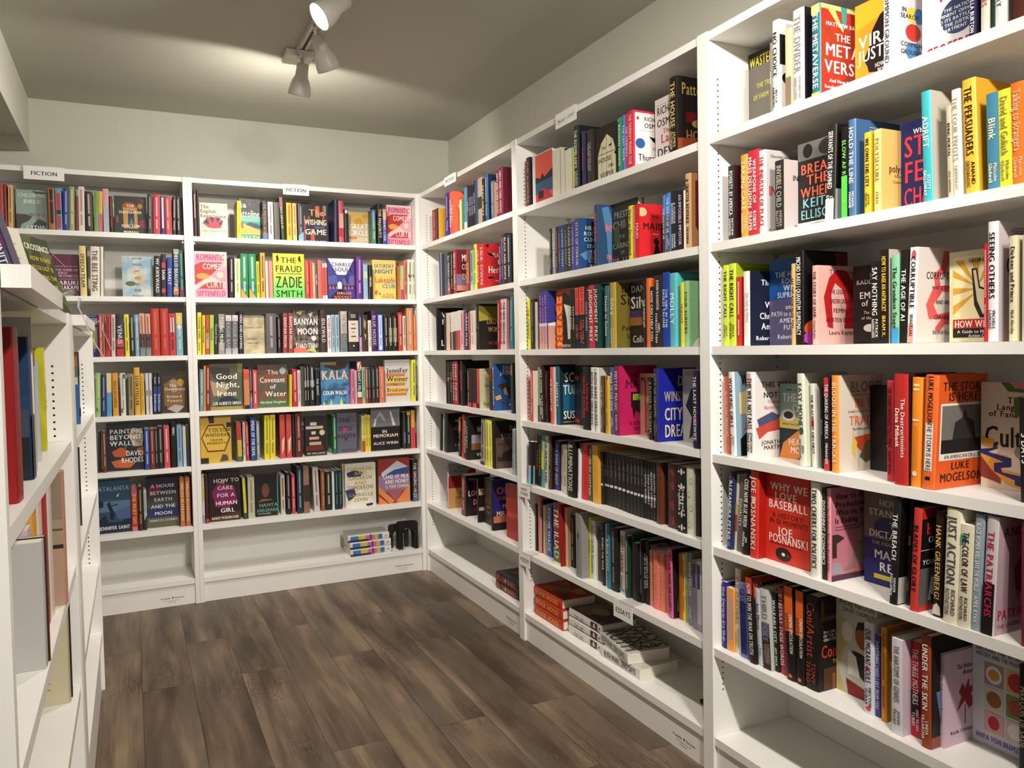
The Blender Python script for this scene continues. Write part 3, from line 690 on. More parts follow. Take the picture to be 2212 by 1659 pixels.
F 5148 70 1350 229 135 241f1f eee|||n:2a2624,786c60,9/p d8684c .0,.9 .4,.85 .6,1 0,1/p c8bc68 .1,.05 .4,.0 .3,.12/p c8d0d4 .6,.08 .8,.04 .7,.18/p b0bc60 .5,.95 .8,.85 .9,1/p c8604c .2,.45 .5,.42 .3,.6/T .02 .26 .16 f0ece8 BANYAN/T .15 .49 .16 f4f0ec MOON/t .83 .12 f0ece8 THAO THAI/o .8 .66 .1 .06 dcd4d4|n=Banyan Moon
S 6508 22 325 230 0 3c2c2c c8c0c0|IDLEWILD|||T=dark brown Idlewild book
S 6877 22 193 201 0 e0dcd8 c04c50|NUMMER FIEND NIGHT|||
S 7100 22 179 204 0 94b0c0 4c6878|=|||
S 7309 22 210 204 0 94b0c0 4c6878|=|||
S 7623 22 347 223 0 b8a8a4 888|THE NIGHTINGALE|/b 0 .55 1 .45 5c6c70||
S 8016 22 595 220 0 26201f d8d0c8||/b 0 .22 1 .53 d0c0b4/b .25 .07 .5 .02 ccc/b .25 .12 .5 .02 ccc/b .3 .3 .4 .02 444/b .25 .4 .5 .03 444/b .4 .5 .2 .02 444/b .25 .6 .5 .03 444/o .5 .85 .08 .02 ddd||T=wide black book with cream panel
S 8626 22 163 201 0 2c3c70 d0d0e4|=|/b 0 .6 1 .4 b080a8||
S 8825 22 293 203 0 3c3020 c8a868||/p b08c50 .3,.1 .7,.2 .6,.4 .2,.3/p c8b080 .3,.5 .7,.55 .6,.7||
S 9150 22 171 173 0 dcd8cc 777|=|||
S 9336 22 328 227 0 3c2058 c8a8a0|BLUE HOUSE||1c1418|
S 9680 22 330 207 0 2c50b0 7c90c8|=|/b .2 .03 .6 .93 dcdce4||T=blue book with white pill-shaped spine panel
S 10073 22 206 201 0 221e1c c8c0b8|=|||
S 10310 22 238 201 0 1f1c1b c8c0a8|=|/b .1 .35 .8 .4 8c8468||
S 10564 22 272 201 0 1f1c1b c8c0a8|=|/b .1 .35 .8 .4 8c8468||
S 10884 22 257 217 0 b83c30 e8c8c0|=||7c1c14|
S 11157 22 178 198 0 ccc4b8 4c4840|=|||
S 11399 22 374 242 0 c88c68 ecd0b4|=||a86c40|
S 11806 22 126 205 0 d86c3c f0d090|=|||
@B2 4 975
S 275 22 187 213 15 6c8c90 d8e4e4|=|||
S 475 22 83 231 15 d89458 eee||||
S 562 22 214 232 15 7c2c20 e8d8d0|=|||
F 821 60 1624 238 162 4c4c3c eee|||5c5c48/p 3c382c 0,.05 .6,.1 .65,.4 .3,.4 .1,.3/p b09878 0,.35 .3,.45 .5,.55 .5,.65 .1,.7/p 22303c .1,1 .3,.75 .55,.68 .85,.8 1,1/b 0 .93 1 .07 988c3c/b .85 0 .15 .2 8c8430/T .18 .27 .13 f4f0e4 Good/T .18 .45 .13 f4f0e4 Night,/T .2 .64 .13 f4f0e4 Irene/t .86 .07 f4f0e4 LUIS ALBERTO URREA|n=Good Night, Irene
S 2455 22 275 207 0 c88450 3c1c1c||/b 0 0 1 .1 d85058/b 0 .1 1 .15 d04838/b 0 .9 1 .1 28201f||
S 2743 22 126 214 0 2c2c40 c8c8d8|=|/b 0 .7 1 .3 5c6c98||
S 2901 22 224 201 0 d04c50 f4e4e0|=|||
F 3207 70 1537 227 154 5c5848 eee|||n:4c5448,7c4c34,3/b 0 .82 1 .18 4c6840/o .85 .15 .11 .08 b8ccd0/T .32 .17 .11 e8e0d0 The/t .35 .13 e8e0d0 Covenant/T .4 .51 .11 e8e0d0 of/T .25 .68 .13 e8e0d0 Water/t .875 .06 dce0d0 Abraham Verghese|n=The Covenant of Water
S 4754 22 137 172 13 c8b838 eee||||
S 4946 22 248 200 0 b82830 e8c8c8|=|||
S 5208 22 152 195 0 c8c8c8 777|=|||
S 5374 22 176 215 0 4c4438 aaa||||
S 5553 22 140 222 0 1c1c1c c8c8c4|=|/b .1 .38 .8 .15 888||
S 5698 22 121 226 0 1c1c1c c8c8c4|=|/b .1 .38 .8 .15 888||
S 5839 22 292 223 0 1c1c1c c8c8c4|=|/b .1 .38 .8 .15 888||
S 6174 22 191 197 0 1f2024 c8d0d4|THE GHOST|||
F 6522 60 1569 234 157 2c5c84 eee|||n:2c5478,4c88b0,4/p 3c2818 .05,0 .95,0 .9,.15 .5,.2 .2,.12/p 8c8450 0,0 .55,.0 .55,.08 0,.06/T .03 .3 .22 e8b888 KALA/t .72 .1 eef0f4 COLIN WALSH/p a8bc5c .05,1 .1,.9 .15,1/p a8bc5c .3,1 .35,.85 .4,1/p b8c878 .65,1 .7,.85 .78,1|n=Kala
S 8101 22 183 193 11 d0789c 7c2c50|=|||
S 8330 22 107 185 0 c8a8a0 555||||
S 8453 22 252 233 0 26303f e0e0dc|LIGHT I FELL|/b 0 0 1 .22 c8584c/p dcd4c8 0,.05 .8,0 .2,.2/p dcd4c8 .5,.22 1,.05 1,.15/b 0 .72 1 .13 d4d0c4/b 0 .87 1 .13 b83c34||
S 8729 22 170 201 0 88b88c 3c6048|=|||
S 8930 22 124 200 0 a84440 eee|=|||
S 9070 22 155 198 0 26302e 88a090|=|/b 0 .55 1 .45 4c1c24||
S 9272 22 203 198 0 26302e 88a090|=|/b 0 .55 1 .45 4c1c24||
S 9506 22 172 205 0 20272c ccc|=|||
S 9710 22 299 201 0 cc6c50 e8b8a0|=|||
F 10126 50 1479 238 148 ccc8c4 333|||c8c4c0/p c87c28 .05,.33 .8,.33 .8,.4 .05,.4/p c87c28 .05,.55 .8,.55 .8,.62 .05,.62/p c87c28 .05,.79 .85,.79 .85,.86 .05,.86/p e0c040 .05,.43 .85,.45 .8,.53 .05,.53/p e0c040 .05,.66 .85,.68 .8,.77 .05,.76/t .25 .13 2c2424 Jennifer/t .45 .13 3c1c20 Weiner/T .3 .59 .05 6c2c1c The/t .71 .1 7c3418 Breakaway|n=The Breakaway
S 11615 22 245 236 6 d8d43c 2c4c68|=|||T=yellow book at right end of fourth fiction shelf
S 11872 22 60 201 0 2c2c2c d8d8d8|=|||
@B2 5 701
F 278 50 1500 244 150 c8a030 2c1810|||caa63c/p 2c1a16 .25,0 .45,0 .45,.15 .3,.15/b .85 .15 .15 .1 2c1a18/b 0 .88 .25 .12 2a2018/p 6c3420 .02,.46 .25,.18 .75,.18 .98,.46 .78,.76 .22,.76/p d4b044 .06,.46 .27,.21 .73,.21 .93,.46 .76,.73 .24,.73/p 4c4840 .6,.98 .7,.82 .85,.84 .9,.96/T .27 .3 .08 2c1810 COLSON/T .15 .4 .08 2c1810 WHITEHEAD/T .3 .51 .05 2c1810 CROOK/T .2 .575 .05 2c1810 MANIFESTO|n=Crook Manifesto
S 2067 33 227 206 -11 3c7048 d8c050||/b 0 0 1 .45 b8342c/b 0 .45 1 .42 cca83c|b8a038|T=book banded red, yellow and green, leaning
S 2352 44 114 204 0 d0ccc8 5c2c2c|=|||
S 2505 48 156 203 -8 b03838 e8c8b8|=|||
S 2714 32 276 229 0 2a4480 e0e8f4|SPEAK OF THE DEVIL|||
S 3031 42 158 205 0 8c9098 eee|=|||
S 3395 30 271 235 11 dccc38 7c7820|=|||
S 3691 31 277 236 10 dccc38 7c7820|=|||
S 4223 34 285 235 0 c04c44 e8c8b0||/p e0c0a8 .3,.6 .9,.5 .7,.8 .3,.9|b03838|
S 4562 37 288 234 0 c04c44 e8c8b0||/p e0c0a8 .3,.6 .9,.5 .7,.8 .3,.9||
S 4907 42 111 234 0 26322a aaa||||
S 5044 38 363 238 0 5c2420 c8a098|=|||
F 5573 50 1157 215 116 241c1c eee|||261d1c/b .25 .15 .3 .08 c8bca8/b .05 .25 .8 .07 b8b0a0/b .3 .38 .2 .08 c8bca8/b .2 .52 .45 .07 c89c88/b .2 .65 .55 .08 b8a08c/b .05 .75 .8 .12 6c241c/o .8 .42 .13 .07 c8c090/t .94 .05 c8c0b0 PIP WILLIAMS|T=dark book face out with stacked books drawn on it
S 7113 55 189 214 0 2c6c48 d8e8d8|=||2a7048/b .1 .88 .6 .1 d0d0c0|T=dark green book turned outward
F 7370 70 1107 222 111 5c5868 222|||5e5a6c/T .1 .18 .11 2c2830 THE/T .05 .38 .11 2c2830 SEED/T .02 .57 .11 2c2830 KEEPER/o .4 .43 .12 .06 b0384c/p 3c3840 .2,.5 .45,.65 .7,.5 .45,.72/T .2 .93 .07 3c3848 DIANE WILSON|n=The Seed Keeper
S 8748 60 163 202 0 d8cc90 5c7c5c|=|/b 0 .7 1 .3 b8442c|c8bc98|
S 8952 65 136 206 0 dcc83c 6c5c18|=|||
S 9109 65 153 205 0 dcc83c 6c5c18|=|||
F 9272 60 1692 244 169 1c1a1a eee|||1c1a1b/b 0 0 1 .45 6c6c6e/p c8c8c8 .08,.43 .15,.25 .2,.25 .15,.43/p c8c8c8 .75,.43 .65,.1 .7,.1 .85,.43/p 9c9c9c .15,.3 .3,.08 .45,.2 .5,.35 .3,.2/T .38 .56 .08 e8d0c8 IN/t .655 .08 ecd8d0 MEMORIAM/t .83 .07 e8ccc4 ALICE WINN|n=In Memoriam
S 11161 59 154 211 0 3c3428 ccc||/b 0 .55 1 .3 4c6884||
S 11382 57 211 210 0 2a2e2c ccc|=|/b 0 0 1 .08 b8b838||
S 11633 52 230 219 0 d8943c b83c38||/b 0 .45 1 .55 cc3858||
S 11872 54 60 229 0 1c1a1b d8d8d4|SONG OF THE INVISIBLES|||
@B2 6 394
S 260 42 117 257 0 c8c4bc 555||/b .1 .2 .8 .35 b8b44c/b 0 .83 1 .17 8098b8||
S 417 37 141 249 0 4c2020 ddd||/b 0 .9 1 .1 b83c44||
F 604 60 1551 256 155 2c1420 eee|||281a1c/p 7c2058 .1,.4 .3,.2 .8,.3 .9,.6 .6,.75 .2,.7/p 4c3018 0,.9 1,.82 1,1 0,1/p a08878 .35,.2 .45,.15 .5,.25/T .15 .17 .08 e0d8d8 HOW TO/T .27 .32 .08 d8d0d4 CARE/T .25 .47 .08 d8d0d4 FOR A/T .2 .63 .08 f0ecec HUMAN/T .35 .78 .09 f0ecec GIRL/t .93 .05 e8e4e0 ASHLEY WURZBACHER|n=How to Care for a Human Girl
S 2307 49 184 216 -17 344840 ccc||/b 0 0 .8 .85 c8c044||
S 2520 47 337 217 0 b8b4a0 8c8a78|=|||T=pale stone book leaning beside dark portrait book
F 2922 70 1181 223 118 201c1b eee|||1f1c1a/o .45 .38 .16 .17 6c4430/p 8c5c3c .1,.65 .3,.58 .7,.6 .75,.62/T .15 .73 .09 6c9c94 HANYA/T .05 .85 .09 6c9c94 ANAGIHARA/T .1 .93 .04 bbb To Paradise/b .96 0 .04 1 4c9c90|T=black book face out with a portrait and teal lettering
S 4222 55 215 216 0 c8bcac 555|=|/b .3 .1 .4 .4 b0743c||
S 4503 51 241 226 0 26221f b8b0a8|=|||
S 4793 52 179 214 0 c03c4c f0d8d8|=|||
S 5062 41 292 253 0 24384a a8b8c0|=|||
S 5392 36 318 255 0 8c6c58 ccc||/b 0 .4 1 .35 3c2c24||
S 5976 47 311 242 -16 c8c0bc 6c6868|=|||
S 6357 49 220 223 0 8c5438 c8a890|=|||
S 6638 55 309 212 0 26241f c8c8c0|=|||
S 6972 46 114 213 0 c8dcd8 555||||
S 7129 47 182 215 0 24302f 6ca0a0|=|||
S 7340 50 183 217 0 24302f 6ca0a0|=|||
F 7656 90 124 243 12 c8c4b8 333||||T=cream copy tucked behind the graffiti-wave book
F 7719 60 1754 243 175 d8d4c4 333|||d4d0c0/p 2c3458 .05,.2 .3,.15 .6,.2 .5,.3 .1,.3/p 2c3c68 0,.6 .3,.55 .35,.75 .1,.85/p e0dcd0 .3,.75 .5,.6 .8,.8 1,1 0,1/p 2c2a28 .65,.95 .9,.93 .88,.99 .7,1/t .12 .09 b8a030 TOMORROW,/t .22 .09 b8a030 AND/t .33 .09 a87c48 TOMORROW,/t .44 .09 b8a030 AND/t .55 .1 a88038 TOMORROW/t .72 .08 a88c38 GABRIELLE/t .83 .08 a88c38 ZEVIN|n=Tomorrow, and Tomorrow, and Tomorrow
F 9636 60 1858 255 186 a85c48 eee|||96382c/p c8ccd4 .1,.3 .4,.15 .6,.05 .95,.2 .9,.35 .1,.4/p 34508c .1,.4 .5,.25 .95,.2 .95,.35/b 0 .38 1 .35 8c7490/p d8844c 0,.6 .5,.95 .4,1 0,1/p d8844c 1,.6 .55,.95 .6,1 1,1/p 9c5c68 .25,.7 .8,.7 .53,.95/p 8c3c20 0,.75 .35,1 .3,1 0,.82/T .15 .4 .09 f0e8e8 LAND OF MILK/T .2 .51 .09 f0e8e8 AND HONEY/T .22 .62 .08 e8d8b0 C PAM ZHANG|n=Land of Milk and Honey
S 11619 47 313 241 0 262428 d8c0c0|THE SINGING HILLS|/b 0 .8 1 .2 4c6880||
S 11872 50 60 227 0 1c1b1b e0dcd0|JAMES AND|||
@R1 1 1857
S 1303 30 632 178 4 94281c d8b0a0|=|||
S 1959 30 286 177 0 2c2420 ccc||||
S 2268 30 283 172 0 dcaa4c eee|||d8a030/b .3 .1 .5 .3 8c5a20/b .35 .55 .5 .25 3c2818|T=mustard yellow book
S 3261 30 582 231 7 3a2470 b8b0d8|=|/b 0 .6 1 .4 2c3c8c||T=indigo book
S 3878 30 601 227 0 dc5c48 f4f0e8|DEATH WHISPERER||e87048/p 9c2040 .3,.0 1,.0 1,.3 .5,.25/p 2c7c5c .3,.45 .8,.4 .7,.6/p 8c9c3c .3,.8 .8,.7 .9,1 .3,1/T .15 .36 .12 f0ece4 WHITE|T=orange book with leafy multicoloured cover
S 5302 30 234 165 0 e8ecc8 a8b080|||7c9c50|T=pale cream-green book
S 5899 30 389 212 0 5c94b8 e8f0f4||/b 0 .8 1 .2 d8dce0||
S 6320 30 192 216 0 24202a c8c4cc|DARK|/b .3 .1 .4 .4 4a4450||
S 6519 30 184 212 0 24202a c8c4cc|DEAD DEAD|||
S 6709 30 182 210 0 24202a c8c4cc|DEAD DEAD|||
S 6897 30 180 210 0 24202a c8c4cc|DEAD DEAD|||
S 7108 30 215 225 0 26304c c8d4e8|LONG DIED|||
S 7342 30 195 229 0 2c4864 ccc||||
S 7567 30 538 224 0 b0a090 444||/b 0 .4 1 .25 3c3430||T=book with misty beige and brown spine
S 8117 30 281 214 0 2c2a1c d8d4c0|DEAD DIRTY|||
S 8456 30 316 225 0 2c5c7c d0d8e0|=||1c2c58|
S 9140 30 306 181 0 6c6c88 c8c8d8|=|||
S 9474 30 247 169 0 a8845c eee||||
S 9747 30 270 221 0 782038 e8d0d4|GIRLS AND THEIR HORSES|||n=Girls and Their Horses, the left copy
S 10044 30 319 225 0 782038 e8d0d4|GIRLS AND THEIR HORSES||701c34/T .6 .9 .12 e8d8d8 T/T .8 .1 .1 e8d8d8 C|n=Girls and Their Horses, the right copy
@R1 2 1551
S 2176 30 306 235 0 cccc98 1c1c30||/b .3 .0 .7 1 2038a0||
S 2497 30 437 231 0 26304c 88a||||
S 2971 30 369 227 0 4a5560 ccc||||
S 3413 30 470 227 0 241f20 e0d8d4|ALL MARIBOU AND ME|/b 0 .75 1 .25 b83840||
S 3919 30 319 226 0 241f20 ccc|=|||
S 4274 30 384 230 0 a03038 e8e0d8|MICHAEL CONNELLY||70202c/b 0 .55 1 .25 7c6c94/b 0 .8 1 .12 c8886c/T .2 .18 .17 f0ece8 MICHAEL/T .2 .38 .17 f0ece8 CONNELLY/T .2 .6 .14 e8b840 DESERT/p 1c1618 .5,.95 .55,.8 .4,.7 .6,.78 .8,.72 .62,.82 .6,.95/b 0 .93 1 .07 3c1c14|n=Desert Star
S 6032 30 355 209 0 9c3c30 eee||/b 0 .3 1 .5 c07850||
S 6546 30 377 200 0 8cc0b4 48746c|=|/b 0 .75 1 .25 c8d4d0||
S 6954 30 340 224 5 ecec58 9c9c3c|=|||T=acid yellow book
S 7325 30 364 221 0 d03434 f0d0c8|HER OWN|||
S 7701 30 493 217 0 d03434 f0d0c8|HER OWN||c4282c/T .3 .25 .1 f0e8e4 PLAY THE/T .5 .4 .1 f0e8e4 BAD/T .15 .57 .16 f4ece8 Heroine/p 241414 .05,.05 .2,.0 .15,.1/p 241414 .1,.2 .3,.22 .4,.3 .2,.27/T .4 .82 .04 f0d0d0 WENDY HEARD/p 241414 .1,.75 .25,.72 .4,.76 .2,.78|T=bright red book with Heroine lettered on its cover
S 9909 30 214 198 0 383060 c8c0e0|THE LAST WORD|||
S 10140 30 196 226 0 5c3050 d8c0d0|=|||
S 10362 30 340 229 4 232120 e0dcd8|BLACK AND WHITE|||
S 10728 30 384 220 0 2f3440 e8e8ec|=||2c3038|
@R1 3 1262
S 1516 30 252 234 0 171616 eee|||141316/T .15 .16 .13 e8e4e4 VERA/T .15 .33 .13 e8e4e4 FROM/T .4 .62 .13 e8e4e4 OF/T .1 .82 .15 e8e4e4 LOVE|T=black book with big white cover letters
S 2752 30 274 193 24 28261c c8c8a0||||
S 3060 30 504 197 16 d8c0b4 c8a8a0||||T=pale peach book leaning left
S 3630 30 211 198 0 d4ccc4 6c6c64|JAMES PATTERSON|/b 0 .52 1 .48 5c4028||
S 3855 30 183 199 0 d4ccc4 6c6c64||/b 0 .52 1 .48 c0907c||
S 4051 30 194 200 0 d4ccc4 6c6c64||/b 0 .52 1 .48 20201c||
S 4258 30 231 200 0 d4ccc4 6c6c64||/b 0 .5 1 .5 2c3828||
S 4514 30 216 201 0 d4ccc4 6c6c64||/b 0 .5 1 .5 a03034||
S 4755 30 319 203 0 d4ccc4 6c6c64||/b 0 .5 1 .5 cc4038||
S 5168 30 277 198 16 d8a0a8 7c2c40|=|||
S 5506 30 212 198 19 5c3c60 ccc||||
S 5730 30 347 198 18 25242c e8e4ec|URBAN PLAN|||
S 6149 30 165 190 0 b84450 f4f0ec|=|||
S 6373 30 175 193 0 dcd4c4 c06850|=|||
S 6560 30 220 193 0 dcd4c4 c06850|=|||
S 6808 30 211 194 0 dcd4c4 c06850||||
S 7065 30 254 224 0 1f1c1a b8b0a0|=|||T=black book
S 7336 30 123 211 0 3c301c c8a868|THE||1c1a14/b .0 .0 1 .3 6c6420/p a09838 .0,.1 .5,.3 0,.35/T .3 .35 .13 c89060 DROWN/T .35 .53 .12 c8a070 WOMAN/T .35 .85 .08 a03c38 ROBIN|n=The Drowning Woman
S 9524 30 310 224 19 c03434 f0d0d0|=|/b .5 .0 .5 1 a02024||
S 9849 30 246 227 21 dcb0b8 2c1c20|THE NEW NIGHTCLUB|||T=pink book, left of a matching pair
S 10105 30 330 227 21 dcb0b8 2c1c20|THE NEW NIGHTCLUB||cc9ca4|T=pink book, right of a matching pair
S 10864 30 304 233 20 3c8088 c8e0e0|=|||
@R1 4 975
S 2859 30 136 234 0 26221f ccc||||
S 3098 30 336 227 0 231f20 ccc||/b .1 .25 .8 .08 403870/b .1 .38 .8 .03 d8b450/b .1 .42 .8 .05 c85c54||
S 3534 30 264 227 0 242220 c8c8a8|THE CALF|||
S 3864 30 261 229 0 9c2830 f4ecec|STUART TURTON|||T=left of two dark red books with white block letters
S 4176 30 366 230 0 9c2830 f4ecec|STUART TURTON||201a2c|T=right of two dark red books with white block letters
S 4889 30 342 231 0 2c2422 5c4a3c||/b .1 .22 .8 .45 6c3c34|181414|
S 5869 30 209 192 6 221c1c e8e8e8|=|/b 0 .88 1 .12 d84858||
S 6108 30 207 192 0 221c1c a03c3c|=|/b 0 .88 1 .12 d84858||
S 6326 30 193 192 0 221c1c a03c3c||||
S 6548 30 231 192 0 2c1c1c ccc||/b 0 .88 1 .12 d84858||
S 6790 30 217 192 0 2c1c1c ccc||/b 0 .88 1 .12 d84858||
S 7047 30 271 193 0 d04850 f0c0c0||/b 0 .88 1 .12 201818||
S 7363 30 178 194 0 ccc8a0 222|||c4c098/b .1 .04 .7 .02 998/T .15 .43 .06 222 THE HOME/T .1 .88 .12 5c5c3c horse|T=cream-green book
S 8516 30 341 200 0 2c2820 888||/b 0 0 1 .3 7c2c1c||
S 8909 30 232 218 0 2a5088 e8ecf4|BALLI KAUR JASWAL||2a5490/t .07 .07 dce4ec BALLI/t .14 .07 dce4ec KAUR/t .2 .07 dce4ec JASWAL/p 4c2420 .1,.45 .4,.4 .7,.6 .9,.8 .5,.75 .3,.6/p d8a868 .0,.7 .2,.66 .25,.75 .05,.78/p 7c9c90 .3,.55 .4,.5 .5,.7 .35,.65/p 5c2c20 .1,.78 .6,.9 .3,.86/T .5 .88 .05 e8e8f0 A Novel|T=blue book with falling figure cover
S 10838 30 257 226 0 2c3c38 d8d8d0||/b .2 .05 .7 .2 b07020||
@R1 5 705
S 1423 40 331 209 48 1c1c1a 888||||
S 1937 40 162 213 45 c8d4c8 555||||
S 2156 38 496 216 46 231f1f e0d8d4|||1c1617/T .3 .2 .07 d8ccc8 WHAT/T .5 .35 .07 d8ccc8 MOVES/T .4 .48 .07 d8ccc8 THE/T .5 .6 .07 d8ccc8 DEAD/p 6c4048 .2,.4 .4,.3 .5,.5 .3,.45/T .3 .82 .05 c8c0bc T. KING|n=What Moves the Dead
S 4277 38 293 205 41 26221f c8c0b0|=|/b 0 0 1 .35 c08438||
S 5046 23 264 225 42 cc5040 2c1414|=|||
S 5429 21 558 220 39 1e1a19 e4dcd4|LUCKIEST DEAN ERMON||1c1a1a/T .5 .12 .13 b4b0ac LONE/T .3 .3 .17 e8e4e0 WOMEN/b .1 .42 .9 .22 a09ca4/b .1 .62 .9 .15 8c5c24/T .3 .88 .08 f0ece8 VICTOR|n=Lone Women
S 7542 20 475 222 41 a8a49c 2c2a28|=|/b 0 .93 1 .07 4c2c20||T=grey book
S 8183 16 217 223 20 e8e460 6c6420|=|||T=lemon yellow book, leftmost of three
S 8487 13 266 224 0 e8e460 6c6420|=|||
S 8757 15 221 223 0 e8e460 6c6420|=|||
S 8989 16 385 221 0 1f1815 999|||5c483c/b 0 0 1 .35 1c1614/T .5 .15 .12 8c7c6c BIG/T .2 .32 .13 8c7c6c SUGAR/T .1 .48 .07 3c2c20 MARY L/b .05 .75 .95 .1 2c2420/p 2c2420 .2,.7 .5,.6 .9,.62 .9,.75 .3,.78|n=Big Sugar
S 11245 11 266 204 28 a8b8bc 5c6c70|=|||T=pale blue-grey book
@R1 6 393
S 2223 42 265 250 31 c8b4c8 4c3c5c|=||8c9898/b 0 .28 1 .27 8c2420/b 0 .55 1 .45 c08c54/T .3 .09 .06 2c2a2c ALEXANDER/T .2 .18 .06 2c2a2c McCALL SMITH/T .4 .67 .06 241c1a A SONG/T .25 .76 .06 241c1a COMFORT/T .5 .84 .06 241c1a CHAIR/p 8c2420 .2,.5 .8,.15 1,.1 1,.5|T=book with red roofs and orange ground cover
S 4221 50 562 215 26 7c3c34 e8d0c8|=||1f1416/b .3 .15 .5 .75 5c1014/T .1 .1 .05 a8908c FREIDA/T .5 .24 .07 a0807c THE/T .1 .44 .14 e8e0dc LOCKED/T .3 .66 .14 e8e0dc DOOR|T=black and red book, cover with tall white capitals
S 6295 51 184 220 0 181514 eee|||181514/b .0 .22 .8 .15 c8a888/b .0 .65 .8 .08 b8988c/T .2 .88 .07 d8c08c MR|
F 6554 80 1470 230 147 4c3c30 aaa|||3c3028/b .1 .05 .8 .5 5c4a38/T .2 .62 .06 988c80 OUR/T .2 .75 .06 988c80 TEN|
S 8217 40 237 242 0 241a28 e8a088|||2c2470/b 0 .72 1 .13 c87050/b 0 .86 1 .14 1e1618/T .1 .21 .15 e08c80 ON/T .15 .36 .08 d8867c SURVIVING/T .3 .53 .1 e8c890 MECCA/T .1 .67 .11 e8c890 MIRACLES|T=violet book with pink and gold cover letters
F 9762 50 1600 250 160 a82420 eee|||b02822/T .05 .12 .12 d84c40 LOVE/b .1 .5 .9 .1 c84838/T .1 .58 .1 e06050 MILL|T=red book face out beside corner panel
@R2 1 1853
S 543 30 323 211 0 2b2324 d86040|THE A HOUSE||2a2022|T=dark book with orange lettering
F 1130 30 1705 203 171 d8d8dc c83a34|||d6d8dc/b .15 .02 .85 .96 e05a48/b .15 .5 .85 .3 2c5478/p 1c1a20 .15,.45 .4,.5 .5,.4 .6,.5 1,.38 1,.55 .15,.58/p b83038 .2,.8 .5,.7 .8,.8 1,.95 .2,.98/b .3 .75 .25 .15 1c1418|T=coral book fanned open with city scene
P 2845 30 602 190 0 b0a894 888||||T=book shelved with pale fore edge out, left of three
P 3467 30 338 177 0 2a2624 888||||T=slim book fore edge out, middle of three
P 3818 30 494 167 0 b6b2a4 888||||T=book shelved with pale fore edge out, right of three
S 4324 30 112 166 0 b8c050 333||||
S 4467 30 336 240 0 33383c e8ecec|THE RESEMBLANCE~LAUREN NOSSETT||16161a/T .6 .5 .1 999 RES|n=The Resemblance
S 5044 30 178 206 0 3c3658 c84860|MURDERED||2c2c50|T=slim purple book
S 5427 30 317 201 0 3a302c c8c0b0|THE HOUSE ON VESPER SANDS||2a1c1a|T=brown book shelved spine out beside The House on Vesper
F 5754 42 1488 195 149 2a1c1a d8cfae|||241917/p d8cfae .15,1 .15,.52 .3,.3 .55,.17 .8,.3 .92,.52 .92,1/b .52 .2 .012 .8 241917/b .32 .32 .012 .68 241917/b .74 .26 .012 .74 241917/b .15 .5 .77 .01 241917/T .3 .4 .055 2a2018 THE/T .18 .61 .09 1a1412 HOUSE/T .6 .75 .07 1a1412 ON/T .25 .88 .09 1a1412 VESPER/p 1a1412 .62,.38 .78,.36 .7,.42/p 1a1412 .85,.55 .98,.5 .95,.62|n=The House on Vesper Sands
S 7429 30 193 192 0 2f8f60 e8f4ec|RICHARD OSMAN|||T=green book with white lettering
S 7687 30 185 192 0 5c7ccc e8ecf8|THE LAST DEVIL|||T=cornflower blue book
S 7887 30 156 192 0 cc3346 f4e0e0|THE THURSDAY|||T=slim crimson book, left of a pair
S 8047 30 265 197 0 cc3346 f4e0e0|THE THURSDAY MURDER CLUB||f0e6e2/b 0 0 1 .035 cc3346/b 0 0 .06 1 cc3346/o .15 .13 .04 .03 c83040/T .35 .13 .075 1c2028 RICHARD/T .35 .24 .085 1c2028 OSMAN/b .1 .33 .8 .004 888/p 17131a .5,.42 .65,.44 .78,.4 .85,.5 .8,.56 .62,.5/o .22 .55 .15 .085 2858a0/T .6 .63 .05 1c2028 The/T .15 .78 .12 1c2028 Thursday/T .1 .95 .11 cc2838 MURDER|n=The Thursday Murder Club
F 8743 90 1402 219 140 ece4e2 1c1a22|||ece2e0/T .05 .1 .02 b88 THE 1 NEW YORK TIMES/t .18 .12 1c1a22 RICHARD/t .36 .12 1c1a22 OSMAN/T .3 .5 .08 c8484c The/t .6 .14 c8484c Last/t .8 .14 1c1a22 DEVIL|T=white book with black hand lettering and red script
S 10264 30 371 236 0 1c1815 d8c070|THE HOUSE~JAMES PATTERSON||1a1412/T .1 .15 .16 a88c44 Patterson/T .2 .75 .15 8c7038 HOUSE/p 8a3c20 0,.8 1,.75 1,1 0,1/b .2 .45 .8 .14 5a1014/o .6 .6 .25 .06 8a7a50|n=The House
@R2 2 1553
S 2454 30 187 188 0 2a2620 b8a880|=~LP|||T=slim black book
S 2690 30 225 188 0 8f9094 eee|LOUISE PENNY|||T=slim silver book
S 2962 30 195 187 0 2a2c30 9aa4b0|=|||
S 3171 30 199 187 0 403c70 d87048|LOUISE PENNY|||
S 3403 30 242 187 0 2a4878 a8c8e8|LOUISE PENNY|||
S 3678 30 225 186 0 33352c a0a488|LOUISE PENNY|||
S 3916 30 254 186 0 3a3c34 c8ccb8|LOUISE PENNY|||
S 4189 30 237 188 0 4a48a0 b8b4f0|LOUISE PENNY|||T=violet book
S 4469 30 306 195 0 4a5090 d8d8e8|STATE OF TERROR||24487c/T .2 .18 .08 d8e0d0 HILLARY/T .15 .29 .08 d8e0d0 RODHAM/T .15 .4 .08 d8e0d0 CLINTON/T .25 .53 .07 e8ecf0 STATE OF/T .35 .64 .07 e8ecf0 TERROR/T .3 .8 .08 d8e0d0 LOUISE/T .35 .92 .08 d8e0d0 PENNY/p 5a84ac 0,.7 .3,.6 .6,.75 .2,.8|n=State of Terror
